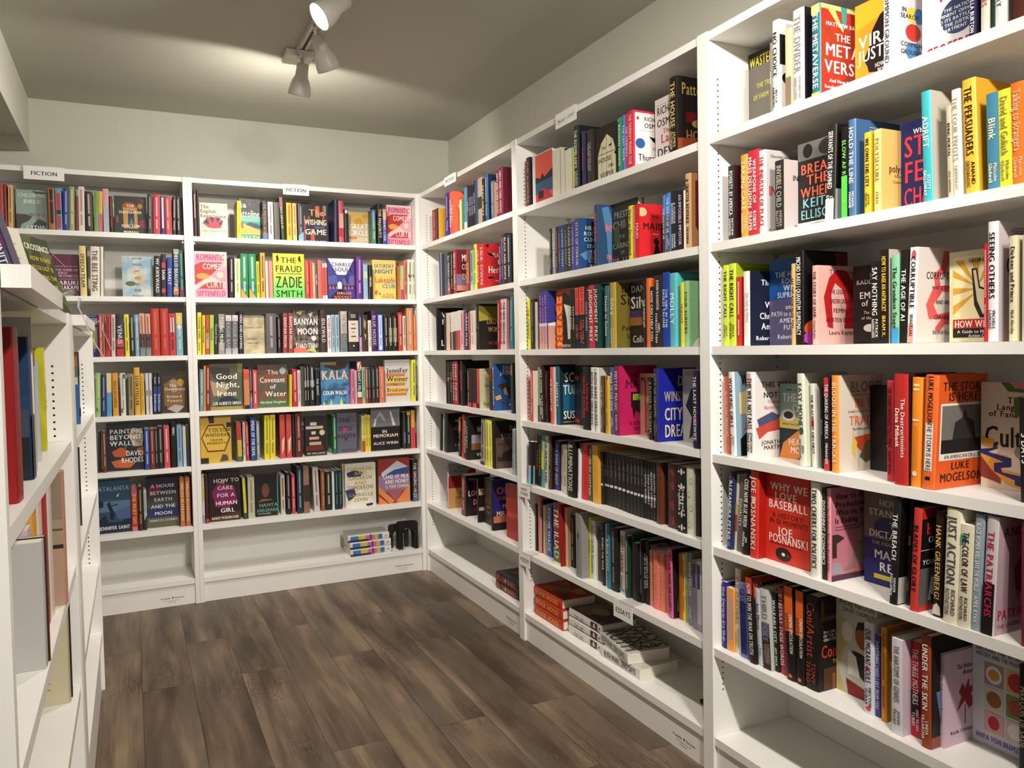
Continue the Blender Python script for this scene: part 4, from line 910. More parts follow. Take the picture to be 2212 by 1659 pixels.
S 5776 30 255 223 11 2c4a6c e8604c|INSOMNIA~PINBOROUGH||264668/p 4a7aa0 .1,.05 .3,.02 .45,.3 .4,.6 .5,.9 .3,.95 .25,.5/T .2 .37 .11 e8604c INSOMNIA/T .7 .66 .08 e8604c SARAH/T .25 .84 .09 e8604c PINBOROUGH|n=Insomnia
F 6040 92 1615 225 161 33322a a8a894|||2c2a26/T .1 .19 .11 8f8e78 PRESTON/T .05 .35 .13 8f8e78 CHILD/p 4a5c3a .1,.4 .3,.35 .35,.7 .1,.6/b .55 .35 .3 .5 3c4440/T .3 .54 .06 98987c THE/T .05 .68 .09 98987c CABINET/T .35 .79 .06 98987c OF/T .03 .92 .1 98987c DR. LENG|n=The Cabinet of Dr. Leng
S 7992 30 230 183 0 e0d838 26241c|Drive as Determined|||T=bright yellow book
S 8246 30 106 180 0 c86050 eee|=|||
S 8381 30 247 182 0 d4262a f0c8c0|MAID||c92429/o .08 .15 .16 .08 c8b888/T .4 .23 .06 3a1418 THE/T .1 .4 .13 2a1216 MAID/T .4 .54 .03 e8b0a8 a Novel/p 1a1012 .5,.62 .58,.6 .66,.68 .62,.74 .7,.92 .45,.92 .52,.74 .46,.68|n=The Maid
S 9869 30 129 184 0 4c80cc e8f0f8|THE DEATH OF US|/b 0 .35 1 .65 3c3a38||n=The Death of Us, the left copy
S 10041 30 199 187 0 4c80cc e8f0f8|THE DEATH OF US~LORI RADER-DAY|/b 0 .35 1 .65 5a4c38||n=The Death of Us, the right copy
S 10294 30 269 189 0 23262e f0f0f4|A CURIOUS BEGINNING~DEANNA RAYBOURN|||n=A Curious Beginning
S 10625 30 243 185 0 241c2c d8c0dc|AN IMPOSSIBLE IMPOSTOR|||n=An Impossible Impostor
S 10908 30 62 181 0 e8dcc8 444||||
S 10974 30 269 228 0 dcb484 3c2c20|A SINISTER REVENGE~DEANNA||b07a50/p 6a2018 .1,.1 .5,.05 .9,.3 .6,.5 .9,.8 .4,.95 .1,.7|n=A Sinister Revenge
@R2 3 1260
S 430 30 228 211 0 e8e234 605c10|THE TUESDAY|||T=slim yellow book at the left end
S 690 30 368 210 0 23201e 8a7a70|=|||
S 1097 30 228 196 6 c8b8b0 9a8a88||||
S 1356 30 124 209 0 2a2a2c aaa|THE|||
S 1495 30 236 235 0 3c3c88 d080c0|BAD SUMMER PEOPLE|/b 0 .55 1 .05 e8e4e8/b 0 .6 1 .4 d4a48c||n=Bad Summer People, left of three
S 1735 30 201 235 0 3c3c88 d080c0|BAD SUMMER PEOPLE|/b 0 .55 1 .05 e8e4e8/b 0 .6 1 .4 d4a48c||n=Bad Summer People, middle of three
S 1940 30 245 236 0 3c3c88 d080c0|BAD SUMMER PEOPLE|/b 0 .55 1 .05 e8e4e8/b 0 .6 1 .4 d4a48c|343c88/p e8e4e8 0,.56 .3,.53 1,.56 1,.62 0,.62/b 0 .6 1 .4 c89880/T .5 .25 .08 c8a0c8 SUMMER/T .8 .4 .08 c8a0c8 PEOPLE/T .4 .95 .05 241c1c EMMA|n=Bad Summer People, right of three
F 2429 60 1509 236 151 c83a20 f08a28|||c23a22/p 171210 .3,1 .25,.3 .4,.05 1,.2 1,1/p e8e4d4 .4,.25 .8,.3 .7,.5 .9,.8 .6,.85 .55,.5/p f09030 .02,.05 .3,.05 .3,.95 .02,.95/v .17 .5 c83a20 FEVER/T .3 .95 .05 e8d8d0 KEITH ROSSON|T=book face out with FEVER in orange capitals
S 3983 30 186 227 0 1c1c1a f0f0e8|REEF ROAD|||n=Reef Road
S 4196 30 171 225 0 1c211c c8d0b8|RILEY SAGER|||
S 4412 30 259 229 0 1c1c26 e0604c|THE ONLY ONE LEFT|/b 0 0 1 .45 e45040/v .5 .22 4a1c40 RILEY SAGER||n=The Only One Left, the left copy
S 4690 30 424 230 0 1c1c26 e0604c|THE ONLY ONE LEFT|/b 0 0 1 .45 e45040/v .5 .22 4a1c40 RILEY SAGER||n=The Only One Left, the right copy
S 5133 30 198 226 0 38303c a8c4cc|DARK ANGEL|||
S 5344 30 381 231 0 c03038 f2ecec|JUDGMENT PREY|/b .1 .05 .8 .6 c03038||T=red book with bold white author capitals
S 5729 30 325 231 0 1b3c38 f2f2ee|JUDGMENT PREY||1a3836/o .2 .3 .02 .006 8ab/o .5 .5 .02 .006 8ab/o .3 .8 .02 .006 8ab|T=dark teal book with bold white author capitals
S 6432 30 256 221 0 3c6870 d8e8e8|Death in Salem|||T=teal grey book
S 6762 30 372 229 0 b8a048 f0e8c0|Silva~Portrait of an Unknown Woman||6a5c20/T .15 .11 .1 1c180c DANIEL/T .12 .26 .17 1c180c Silva/o .7 .42 .15 .05 c8b898/p c8b898 .5,.5 .8,.45 .9,.6 .6,.65/T .15 .7 .08 1c180c Portrait/T .3 .82 .08 1c180c Unknown/T .45 .92 .08 1c180c Woman|n=Portrait of an Unknown Woman
F 7172 90 1481 231 148 2c2826 e8e4de|||2a2624/b 0 .45 1 .2 4a3c70/b 0 .55 1 .12 b06c3c/T .05 .12 .11 e4e0d8 DANIEL/T .03 .32 .19 ece8e0 Silva/T .1 .87 .11 e4e0d8 Collector|T=dark book face out with large white serif lettering
S 8770 30 145 217 0 241e1c f0ece8|THE PHANTOM|||T=slim black book
S 8919 30 232 225 0 dc6c30 3a2010|||c85c28|T=plain orange book
S 9155 30 216 196 0 24201e f0ece8|HOW CAN I HELP YOU|||n=How Can I Help You
S 9395 30 348 228 0 2c2624 f0e8e4|GIRL FORGOTTEN|/v .5 .27 f0e8e4 KARIN SLAUGHTER||T=Girl, Forgotten, black book
S 9780 30 348 236 3 1c3ca0 e0e8f8|THE GIRL IN THE EAGLES TALONS||14308c|n=The Girl in the Eagle's Talons
S 10150 30 351 230 0 5cb4c0 e8f8f8|MOLLY||4aa4a8/p 1c2828 .3,.2 .7,.02 1,.1 .8,.12 .5,.25/b .4 .4 .3 .02 1c2828/b .45 .4 .05 .3 1c2828|T=wide turquoise book
S 10703 30 174 197 0 e4dc34 d86a30|MURDER|||T=yellow book with triangle mark
S 10886 30 209 200 0 9cc890 3c5c3c|FOUR AUNTIES||8cbc88/p 4a2c5c .3,.3 .5,.25 .6,.5 .55,.75 .3,.6/p d8dcc8 .2,.9 .8,.7 1,1 .1,1/T .5 .9 .08 b03038 WEDDING|T=pale green book
@R2 4 956
S 892 13 235 213 5 dc5048 f8e8e4|=||d8ccc0|T=coral book at left end
S 1131 36 152 229 5 8c8c5c 2c2c20||/b 0 .7 1 .3 2c2a24||
S 1312 36 333 237 0 1c1818 f4f0f0|ALL THE DEMONS ARE HERE|/v .45 .28 f4f0f0 JAKE TAPPER||T=black book with bold white capitals
S 1649 43 221 214 0 26201f c03c3c|=|||
S 2329 29 209 231 0 d85c50 fbeae4|THE BULLET LIE|||
S 2542 32 155 231 0 c8c4bc 443||||
S 2701 34 285 235 0 26586c f2f0e8|SUSPECT||16282c/b .1 .3 .9 .5 1c5c7c/p 2c8c4c .5,.4 .9,.4 .9,.6 .5,.6/T .15 .19 .17 e4e4da SCOTT/T .1 .4 .17 e4e4da TUROW/T .1 .83 .14 f0f0ea SUSPECT/b .1 .95 .9 .008 d8d040|n=Suspect
F 3109 100 1497 234 150 26282c b03a34|||26282a/o .1 .2 .15 .04 b83a30/o .1 .93 .15 .04 b83a30/b .35 .1 .03 .8 6a6c70|
S 4904 24 512 235 12 1c1817 c83c30|LOOKING GLASS SOUND||151212|n=Looking Glass Sound
S 5555 19 260 234 11 dedbd8 2c2a28|RUTH WARE ZERO DAYS|||n=Zero Days, the left copy
S 5904 16 249 233 0 dedbd8 2c2a28|RUTH WARE ZERO DAYS||b8b4b0/T .3 .1 .1 1c1a1a RUTH/b .2 .3 .5 .08 3a3836|n=Zero Days, the right copy
S 6157 25 175 204 11 6a5c3c e8dcb8|THE IT GIRL~RUTH WARE|||n=The It Girl
S 6381 23 127 203 0 2c2624 c8b040|=|||
S 6709 10 197 205 0 dca83c 8a6420|=|/b .4 0 .5 .06 b03028||T=golden yellow book
S 6910 17 222 236 0 40608c e8f0f8|SPEAK OF THE DEVIL~ROSE WILDING|||n=Speak of the Devil
S 7190 15 311 241 0 8c2450 e8c0d0|MISTER MAGIC~KIERSTEN||b01c54/T .3 .13 .08 7a1038 MISTER/T .15 .26 .13 5a0c2c MAGIC/b .3 .38 .7 .22 1f1014/b .35 .41 .14 .09 8a9a2c/b .49 .41 .14 .09 3c8a3c/b .63 .41 .2 .09 a82c2c/p 1f1014 .32,.58 .95,.58 .8,.68 .72,.62 .6,.7 .58,.95 .56,.7 .42,.65 .38,.78/T .25 .83 .06 5a0c2c KIERSTEN/T .35 .91 .06 5a0c2c WHITE|n=Mister Magic
F 7511 103 1373 214 137 d8a48c 2a1c18|||d4a086/b .2 .1 .08 .8 b0503c/b .45 .1 .08 .8 b0503c/b .7 .1 .08 .8 b0503c/T .05 .1 .08 1c1412 MY MURDER/T .2 .93 .06 1c1412 KATIE|n=My Murder
S 8926 36 217 206 0 1a1716 9cc4c0|A FLICKER IN THE DARK|||n=A Flicker in the Dark
S 9498 13 233 235 0 2c2c60 9a8c5c|CITY OF DREAMS~DON WINSLOW||17208c/T .5 .17 .15 d8cc9c DON/T .15 .38 .18 a89a78 WINSLOW/T .15 .62 .18 d8cc9c CITY OF/T .15 .85 .18 d8cc9c DREAMS|n=City of Dreams
F 10027 90 1440 233 149 b4b2ac 2c2a2a|||b4b2ac/T .1 .06 .06 8c8a86 RACHEL/p 242224 .1,.5 .3,.25 .5,.4 .8,.3 .9,.6 .7,.75 .9,.95 .5,.85 .2,.95 .3,.65|T=grey book with black ink figure
S 11477 11 233 232 0 241c3c e0d8e8|THE LAST HOUSEWIFE|/o .5 .62 .3 .05 a03050||n=The Last Housewife
@R2 5 684
S 535 15 252 185 31 26201e 888||/b 0 .58 1 .42 8cc4d8/b 0 .55 1 .05 d8b090||
S 792 25 160 185 31 26201e 888||/b 0 .58 1 .42 8cc4d8/b 0 .55 1 .05 d8b090||
S 956 33 135 215 32 201b19 a88c50|STEPHEN KING|||
S 1138 32 219 214 31 201b19 a88c50|STEPHEN KING|||
S 1380 32 262 214 29 5c949c e4dc50||/b 0 .1 1 .55 c8d050/b 0 .1 .5 .2 5c949c||
S 1646 34 258 216 30 cfcabc 2c2a22|THE HURTING KIND|||
S 1942 34 220 219 25 4c3828 c8b8a0|=||161314|
S 2166 52 374 202 25 403c78 c0bce0|OUR SHARE OF NIGHT||24204c|T=dark violet book
S 2544 60 170 188 25 d8d4b8 9a9068|=|||
S 3062 41 279 195 24 dcd8c0 9a9068|=|||
S 3674 24 551 220 20 161613 d8d0c0|ILLUMINATIONS||141414|n=Illuminations
S 4229 48 62 212 20 8c94a4 ddd||||
S 4295 34 101 194 27 d8d8dc 555|=|||
S 4454 43 385 213 27 cc2c28 f0c8c0||||T=plain red book
S 4858 49 220 212 25 386c48 f0f0e8|HOUSE OF COTTON|||
S 5279 41 387 215 0 dca43c 4a3010|||d09838|T=golden yellow book with figure, beside slim black spines
S 5669 53 177 195 0 211e1c ccc||/b .1 .6 .8 .045 e8e8e4/b .42 .12 .1 .16 9a9a98/b .42 .32 .1 .14 9a9a98||
S 5850 60 125 195 0 211e1c ccc||/b .1 .6 .8 .045 e8e8e4/b .42 .12 .1 .16 9a9a98/b .42 .32 .1 .14 9a9a98||
S 5985 60 158 195 0 211e1c ccc||/b .1 .6 .8 .045 e8e8e4/b .42 .12 .1 .16 9a9a98/b .42 .32 .1 .14 9a9a98||
S 6151 60 282 195 0 211e1c ccc||/b .1 .6 .8 .045 e8e8e4/b .42 .12 .1 .16 9a9a98/b .42 .32 .1 .14 9a9a98||
S 6443 60 249 197 0 211e1c ccc||/b .1 .6 .8 .045 e8e8e4/b .42 .12 .1 .16 9a9a98/b .42 .32 .1 .14 9a9a98||
S 6734 57 272 197 0 211e1c ccc||/b .1 .6 .8 .045 e8e8e4/b .42 .12 .1 .16 9a9a98/b .42 .32 .1 .14 9a9a98||
S 7065 53 240 198 0 211e1c ccc||/b .1 .6 .8 .045 e8e8e4/b .42 .12 .1 .16 9a9a98/b .42 .32 .1 .14 9a9a98||
S 7381 49 235 198 0 211e1c ccc||/b .1 .6 .8 .045 e8e8e4/b .42 .12 .1 .16 9a9a98/b .42 .32 .1 .14 9a9a98||
S 7630 48 205 198 0 211e1c ccc||/b .1 .6 .8 .045 e8e8e4/b .42 .12 .1 .16 9a9a98/b .42 .32 .1 .14 9a9a98||
S 7868 46 228 198 0 211e1c ccc||/b .1 .6 .8 .045 e8e8e4/b .42 .12 .1 .16 9a9a98/b .42 .32 .1 .14 9a9a98||
S 8110 45 173 199 0 211e1c ccc||/b .1 .6 .8 .045 e8e8e4/b .42 .12 .1 .16 9a9a98/b .42 .32 .1 .14 9a9a98||
S 8299 45 182 198 0 211e1c ccc||/b .1 .6 .8 .045 e8e8e4/b .42 .12 .1 .16 9a9a98/b .42 .32 .1 .14 9a9a98||
S 8485 47 156 196 0 1b1817 e8e8e4|LITTLE WEIRDS|/b .1 .6 .8 .045 e8e8e4/b .42 .12 .1 .16 9a9a98/b .42 .32 .1 .14 9a9a98||
S 8644 48 147 196 0 1b1817 e8e8e4|COLD COMFORT|/b .1 .6 .8 .045 e8e8e4/b .42 .12 .1 .16 9a9a98/b .42 .32 .1 .14 9a9a98||
S 8795 49 154 197 0 1b1817 e8e8e4|SELECTED STORIES|/b .1 .6 .8 .045 e8e8e4/b .42 .12 .1 .16 9a9a98/b .42 .32 .1 .14 9a9a98||
S 8981 47 159 198 0 1b1817 e8e8e4|SELECTED POEMS|/b .1 .6 .8 .045 e8e8e4/b .42 .12 .1 .16 9a9a98/b .42 .32 .1 .14 9a9a98||
S 9297 36 237 202 0 5c3420 c8986c||||T=brown patterned cloth book
S 9538 53 60 201 0 3c1c18 a8785c||||
S 9886 37 469 205 0 44302c a83c30||/p 8c2c24 .2,.1 .5,.05 .8,.15 .6,.2/p 8c2c24 .3,.3 .7,.25 .8,.4 .4,.4/p 8c2c24 .2,.6 .6,.55 .8,.7 .4,.72/p 8c2c24 .3,.85 .7,.8 .8,.92 .4,.95||T=brown cloth book with red leaf pattern
S 10516 26 425 206 0 17181c e8e4d8|Pride and Prejudice|/o .5 0.08 .12 .05 e0dccc/o .18 0.08 .1 .018 e0dccc/o .82 0.08 .1 .018 e0dccc/o .5 0.3 .12 .05 e0dccc/o .18 0.3 .1 .018 e0dccc/o .82 0.3 .1 .018 e0dccc/o .5 0.72 .12 .05 e0dccc/o .18 0.72 .1 .018 e0dccc/o .82 0.72 .1 .018 e0dccc/o .5 0.92 .12 .05 e0dccc/o .18 0.92 .1 .018 e0dccc/o .82 0.92 .1 .018 e0dccc/b .25 .45 .5 .015 e0dccc/b .25 .5 .5 .015 e0dccc/b .25 .55 .5 .015 e0dccc||T=black clothbound book with cream chandelier pattern
S 10945 28 315 207 0 dcdcc8 8c8c78||/o .7 .2 .25 .05 a8a890/o .7 .2 .18 .035 dcdcc8/o .4 .4 .25 .05 a8a890/o .4 .4 .18 .035 dcdcc8/o .7 .6 .25 .05 a8a890/o .7 .6 .18 .035 dcdcc8/o .4 .85 .25 .05 a8a890/o .4 .85 .18 .035 dcdcc8||T=cream cloth book with grey ring pattern
S 11264 35 186 207 0 331c1c a03030|||331c1c|
@R2 6 387
S -14 64 60 197 14 b87868 fff||||
S 260 58 115 205 14 26241f bbb||||
S 578 55 198 240 0 d08478 2c4860||||
S 780 63 68 231 16 1e2a34 ddd||||
S 877 63 136 209 14 c8bca8 555||||
S 1038 62 174 210 16 a88c70 555||||
S 1250 62 412 223 12 2c5ca0 e4ecf4|POEMS WADE|||T=blue book
S 2369 30 632 251 0 94201c f0e4d8|THE ILIAD|/b 0 .72 1 .22 6a7030/b 0 .95 1 .05 e8e0d0|8c1c18|n=The Iliad
S 3004 49 153 238 0 dcb48c c87850|A TALE|/o .3 .93 .25 .025 dc6838||T=tan book with small orange dot
S 3161 66 283 212 12 221e1e aaa|=|||T=black book
S 4370 16 445 247 0 8a8886 bbb||/b .5 .3 .04 .35 2c2a2a/o .5 .35 .12 .05 2c2a2a||T=wide grey book with small tree silhouette
S 4818 49 125 233 0 dcd838 4a4c28|FLANNERY|||T=lime yellow book
S 4957 49 297 225 0 dedcd4 8c8c88|MARY OLIVER Devotions||c4c2bc|n=Devotions
S 5258 61 272 199 0 4c4640 c8b8a8||||T=smoky grey-brown book
S 5821 43 175 229 0 221d1c f0e8e4|WHEN THE WAR|||
S 6000 48 66 231 0 dcdcd8 555||||
S 6224 38 191 239 0 2c7c94 c8ecf0|A BLUE COAST|||T=aqua blue book
S 6419 40 457 230 0 1f1f1f 888|=||1a1a1a|T=glossy black book
S 6880 49 308 225 11 d4d0c4 7c4c40|POETRY UNBOUND~PADRAIG|/b 0 .92 1 .04 4c94b8|b8a890|n=Poetry Unbound
S 7397 39 203 218 0 203c30 c8d4c0|=|/o .4 .56 .25 .025 dc8c4c||T=dark green book with orange dot
S 7604 53 60 223 0 2c5c3c c8d8c8|||1f5a34|T=slim green book
S 7864 39 262 203 0 1c1917 888||||T=black book, plain spine, among the essays
S 8131 49 122 218 0 242020 aaa|=|||
S 8257 57 289 219 0 1b1816 c8c8c4|NINETEEN CLAWS AND A BLACK BIRD||1c1c1e/T .03 .1 .1 b8b8b4 NINETEEN CLAWS|n=Nineteen Claws
S 8550 59 180 191 0 e07a70 f0b860|=|||T=salmon book, leftmost of four
S 8826 54 261 193 0 e07a70 f0b860|BEFORE YOU LOVE|||T=salmon book, second of four
S 9099 58 273 194 0 e07a70 f0b860|BEFORE YOU LOVE|||T=salmon book, third of four
S 9376 64 136 196 0 e07a70 f0b860|=|||T=salmon book, rightmost of four
S 9806 43 194 224 -13 d45c98 4c1c2c|IT CAME FROM THE CLOSET||171a14/p 3c6028 .2,.4 .8,.4 .9,.9 .1,.9|n=It Came from the Closet
S 10059 63 151 213 0 c86430 eee||||T=slim orange book
S 10214 65 141 213 0 ecdc28 4c4818|=|||T=slim yellow book
S 10389 64 132 223 -6 9a9a9a ddd|SMALL FIRES|||T=grey book
S 10623 56 186 229 0 8a8a8c f0f0f0|BEING CELLED~ATLAS|||T=mid grey book with white capitals
S 10935 48 191 215 0 8c8a94 eee||/b .1 .05 .6 .35 3c3c74||T=grey book with purple panel
S 11151 47 209 216 0 d0ccd0 555||/b .1 .05 .6 .35 3c3c74/b 0 .9 1 .1 a890c0||T=pale grey book with purple panel
@R3 1 1859
F 250 150 1556 243 156 6f6a60 e6d64a|WASTELANDS||6f6a60/b 0 0 1 .17 2b2820/T .03 .11 .13 e6d64a WASTELANDS/T .2 .4 .06 d9cf58 THE TRUE STORY/T .12 .53 .06 d9cf58 OF FARM COUNTRY/T .03 .82 .13 d9cf58 CORBAN A/T .12 .96 .04 eee FOREWORD BY JOHN|
S 2307 30 68 188 0 8b867c eee|THE DIVIDE|||
S 2378 30 236 240 0 e4ded6 17110f|NO CHOICE~BECCA ANDREWS||d8d2cb/b 0 .16 1 .32 141210/o .35 .62 .3 .09 141210/o .35 .62 .16 .045 d8d2cb|
S 2836 30 210 203 0 d9c9a0 443||/b 0 .6 1 .4 8a7660|d9c9a0|
S 3077 30 362 239 0 dcd8d6 8a8484|THE DIVIDER~PETER BAKER AND SUSAN GLASSER||121016/p ccc .2,.3 .5,.2 .52,.21 .22,.31/b .1 .3 .5 .5 1c1628|
S 3685 30 275 227 0 2f6f78 f4f1ea|THE METAVERSE|/b 0 0 1 .1 d8c87a/b 0 .93 1 .07 d8b060|n:b22a1c,8c2f1a,9/b 0 0 1 .05 d8c87a/p 3f8a86 .45,0 .6,0 .58,.2 .5,.25/p c9b06a .1,.02 .3,.03 .52,.25 .5,.27/t .2 .045 eee MATTHEW BALL/t .33 .085 f4f1ea THE/t .47 .14 f4f1ea META/t .65 .14 f4f1ea VERSE/t .8 .04 eee And How It Will/t .87 .04 eee Revolutionize Everything|n=The Metaverse
F 4211 120 1410 220 141 dca32a 17110f|VIRAL JUSTICE||dca32a/p 1c1214 .35,1 .5,.8 .28,.77 .25,.7 .18,.62 .28,.5 .35,.33 .5,.2 .75,.12 1,.12 1,1/t .42 .14 f6f2ea VIRAL/t .57 .14 f6f2ea JUSTICE/T .4 .72 .05 eee HOW WE GROW/T .45 .78 .05 eee WORLD WE WANT/t .9 .07 e8c8d8 RUHA|
S 5726 30 202 192 0 dedbe0 444|COMMON GROUND||b9b4bb/o .55 .32 .17 .09 c8a83a/o .7 .32 .13 .09 3f6ea0/o .55 .52 .2 .1 a8281c/o .55 .74 .2 .1 3f6ea0/o .55 .93 .2 .08 2a1020/T .25 .27 .055 222 IN/T .22 .34 .055 222 SEARCH/T .22 .66 .055 222 COMMON/T .22 .75 .055 222 GROUND|n=In Search of Common Ground
F 6228 90 1352 211 135 e2dfe2 a81c28|||dcd9dc/t .33 .12 a81c28 THE/o .62 .58 .3 .18 3c466c/t .5 .035 eee INSIDE THE NATIONS/t .55 .035 eee PREEMINENT OFFICE/t .6 .035 eee AND ITS BATTLE/t .65 .035 eee WITH THE JUSTICE/t .7 .035 eee DEPARTMENT/t .87 .12 a81c28 GEOFFREY|T=white book with red capitals and round blue badge
S 7694 30 138 145 0 262048 e8e4ee|TARA ISABELLA BURTON|/o .5 .3 .4 .03 a868c0|141228|T=navy book with purple oval
S 7931 30 161 145 0 cfc9bb c04038|ONES||bdb6a4|T=cream book with red top lettering
S 8147 30 61 145 0 1c3a2e 8fb09a||||
S 8212 30 167 145 0 dcdad6 555|HISTORY||cfccc8|
S 8553 30 205 145 0 4a2418 9a6a50|||4a2418|
@R3 2 1554
S 687 30 253 209 0 2d302c f2f2ee|POVERTY, BY AMERICA~MATTHEW DESMOND||2e0e10/T .15 .14 .06 8a6a6a FROM/T .15 .28 .06 8a6a6a BY|n=Poverty by America
S 1178 30 268 228 0 ef9f3c f8ecc0|TAKING CARE~SARAH DIGREGORIO|||n=Taking Care
S 1450 30 400 232 0 c62d3e fff|WEAPONS OF MASS DELUSION~ROBERT DRAPER|||n=Weapons of Mass Delusion
S 1867 30 254 224 0 ece8e4 c42a32|THE INJUSTICE OF PLACE||b3aeac/T .1 .07 .045 333 Uncovering the Legacy/T .2 .15 .045 333 of Poverty/T .05 .48 .12 b02028 INJUSTICE/T .3 .72 .12 b02028 OF/T .05 .94 .04 333 H. Luke Shaefer|n=The Injustice of Place
S 2460 30 297 184 0 2e2c28 b8b0a4|INVISIBLE CHILD~ANDREA ELLIOTT||b5a9a6/T .25 .25 .08 222 INVISIBLE/T .6 .36 .08 222 CHILD/p 2c2a2a .7,.75 .6,.65 .62,.5 .8,.45 1,.45 1,.75/T .4 .84 .04 333 Poverty/T .3 .92 .04 333 Hope in an|n=Invisible Child
F 2767 80 1300 223 143 1e1c1c e86a4a|||1e1c1c/b 0 0 1 .2 6a6866/o .25 .1 .12 .08 201e1e/o .72 .1 .2 .09 302c2c/t .3 .12 e86a4a BREAK/t .43 .12 e86a4a THE/t .57 .12 e86a4a WHEEL/t .69 .11 86c4cc KEITH/t .82 .11 86c4cc ELLISON/b 0 .91 1 .09 e6e2de/p 1a1a1a .1,1 .15,.94 .5,.93 .9,.94 .95,1|n=Break the Wheel
S 4077 30 270 231 20 26221f f0ece6|SERVANTS OF THE DAMNED~DAVID ENRICH|/b 0 .76 1 .24 d8d6d8|0e0c0c/b 0 .66 1 .34 8a9490/T .3 .12 .09 555 SERVANTS|n=Servants of the Damned
S 4573 30 176 216 0 161616 7ae25a|SLOW AF RUN CLUB|/b 0 .53 1 .47 4ed84a||n=Slow AF Run Club
S 4760 30 204 228 0 4a6a90 eef0f2|HOLD THE LINE~MICHAEL FANONE||35557a/T .2 .16 .05 dde HOLD THE LINE/b .3 .07 .6 .006 9ab/b .3 .1 .6 .006 9ab|n=Hold the Line
S 5213 30 174 187 0 e8b934 191510|WE OWN THIS CITY~JUSTIN FENTON||c99a28/b .1 .17 .8 .27 2a2420/b .1 .62 .8 .2 2a2420|n=We Own This City
S 5473 30 182 187 0 efd87c 8a8050|POLYSECURE~FERN||c4a05c/T .2 .46 .1 3a2418 polysecure/T .35 .55 .035 6a5030 Attachment/T .3 .62 .035 6a5030 Consensual/T .55 .92 .045 3a2418 Jessica|n=Polysecure
F 5665 95 1019 202 129 20245c d2404a|||1e2458/T .3 .12 .06 eee What Mov/t .27 .24 d83c48 STR/t .55 .24 d83c48 FEM/t .83 .22 d83c48 CHAR|n=Strong Female Character
S 6694 30 219 236 -18 3aa3ab f2f6f6|ADRIFT~SCOTT GALLOWAY||aaa294/T .45 .07 .04 333 NEW YORK/T .35 .19 .13 2f7f72 ADRIFT/b .7 .6 .3 .3 444/T .4 .93 .07 333 SCOTT|n=Adrift
S 7253 30 109 191 -16 bcb29c 33302c|BEING MORTAL~ATUL GAWANDE|||n=Being Mortal
S 7366 30 176 220 -16 e9e1cc 9c9a88|THE FOUR PIVOTS~GINWRIGHT|||n=The Four Pivots
S 7620 30 277 232 -23 e2b23c 261c10|THE PERSUADERS~ANAND GIRIDHARADAS||c08d1e/T .3 .24 .08 2a1c10 PERSUADERS/T .3 .9 .07 2a1c10 GIRIDHARADAS|n=The Persuaders
S 8083 30 231 190 -15 43809c ece2bc|Blink~Malcolm Gladwell|||n=Blink
S 8319 30 236 190 -15 e8de3a 8a8a4a|David and Goliath~Malcolm Gladwell|||n=David and Goliath
S 8559 30 238 196 -15 e6752a f2c8a0|Talking to Strangers~Malcolm Gladwell|||n=Talking to Strangers
@R3 3 1260
S 429 30 230 229 0 c9dc3e 1a1c10|THE RIGHT CALL~SALLY JENKINS|||n=The Right Call, the left of two copies
S 671 30 271 231 0 c9dc3e 1a1c10|THE RIGHT CALL~SALLY JENKINS||8c9c1c/b .2 .06 .7 .006 444|n=The Right Call, the right of two copies
S 979 30 202 191 0 c8302c f2d8cc|=||8c1412|T=slim red book
S 1272 30 233 204 0 f4efec c8b4b0|The End of White Christian America||131b30/T .3 .15 .08 e8e8ea The/T .6 .32 .08 e8e8ea of/T .4 .45 .09 e8e8ea White/T .25 .6 .09 e8e8ea Christian/T .3 .74 .09 e8e8ea America/T .15 .9 .06 e8e8ea Robert P.|n=The End of White Christian America
F 1515 101 1473 230 147 1f5ba8 e6e8f0|||1f5aa8/b 0 .46 1 .54 5f587e/T .15 .17 .07 e6e8f0 THE HIDDEN/T .3 .25 .07 e6e8f0 ROOTS OF/T .35 .33 .07 e6e8f0 WHITE/T .2 .41 .07 e6e8f0 SUPREMACY/T .4 .55 .06 e6e8f0 and the/T .05 .63 .06 e6e8f0 PATH to a SHARED/T .25 .71 .06 e6e8f0 AMERICAN/T .35 .79 .06 e6e8f0 FUTURE/T .2 .9 .055 e6e8f0 Robert P. Jones|n=The Hidden Roots of White Supremacy
S 3001 30 114 207 0 d8b46c 3a2c18|LET THIS RADICALIZE YOU|||n=Let This Radicalize You
S 3119 30 264 238 0 15110f f4f0ee|MICHIO KAKU | QUANTUM SUPREMACY||0c0a0c/o .3 .83 .3 .1 b8482c/o .25 .93 .3 .07 a03a9a/p 6a1020 .7,.02 1,.02 1,.14 .75,.2|n=Quantum Supremacy
S 3681 30 170 195 0 e2b4ac 8c4038|THE STORY OF JANE~Laura Kaplan||c99c92/T .3 .08 .07 7a4038 The Story/p a01818 .2,.6 .15,.4 .3,.15 .5,.05 .75,.06 .95,.2 1,.45 .95,.8 .7,.8 .75,.5 .65,.3 .45,.22 .35,.35 .4,.8 .25,.78/T .3 .33 .06 5a1430 THE LEGENDARY/T .3 .45 .06 5a1430 UNDERGROUND/T .4 .57 .06 5a1430 FEMINIST/T .2 .69 .06 5a1430 ABORTION SERVICE/T .28 .85 .055 5a3028 Laura Kaplan|n=The Story of Jane
F 4151 118 1219 190 122 15110f d8d2c8|||121010/T .4 .13 .06 d8d2c8 PATRICK/T .08 .21 .06 d8d2c8 RADDEN/T .15 .38 .09 d8d2c8 EMPIRE/T .2 .48 .08 d8d2c8 of PAIN/T .25 .6 .04 c8b890 The Secret History/T .2 .67 .04 c8b890 of the Sackler/b .5 .78 .3 .22 cfc8c0/o .4 .8 .15 .05 cfc8c0|n=Empire of Pain
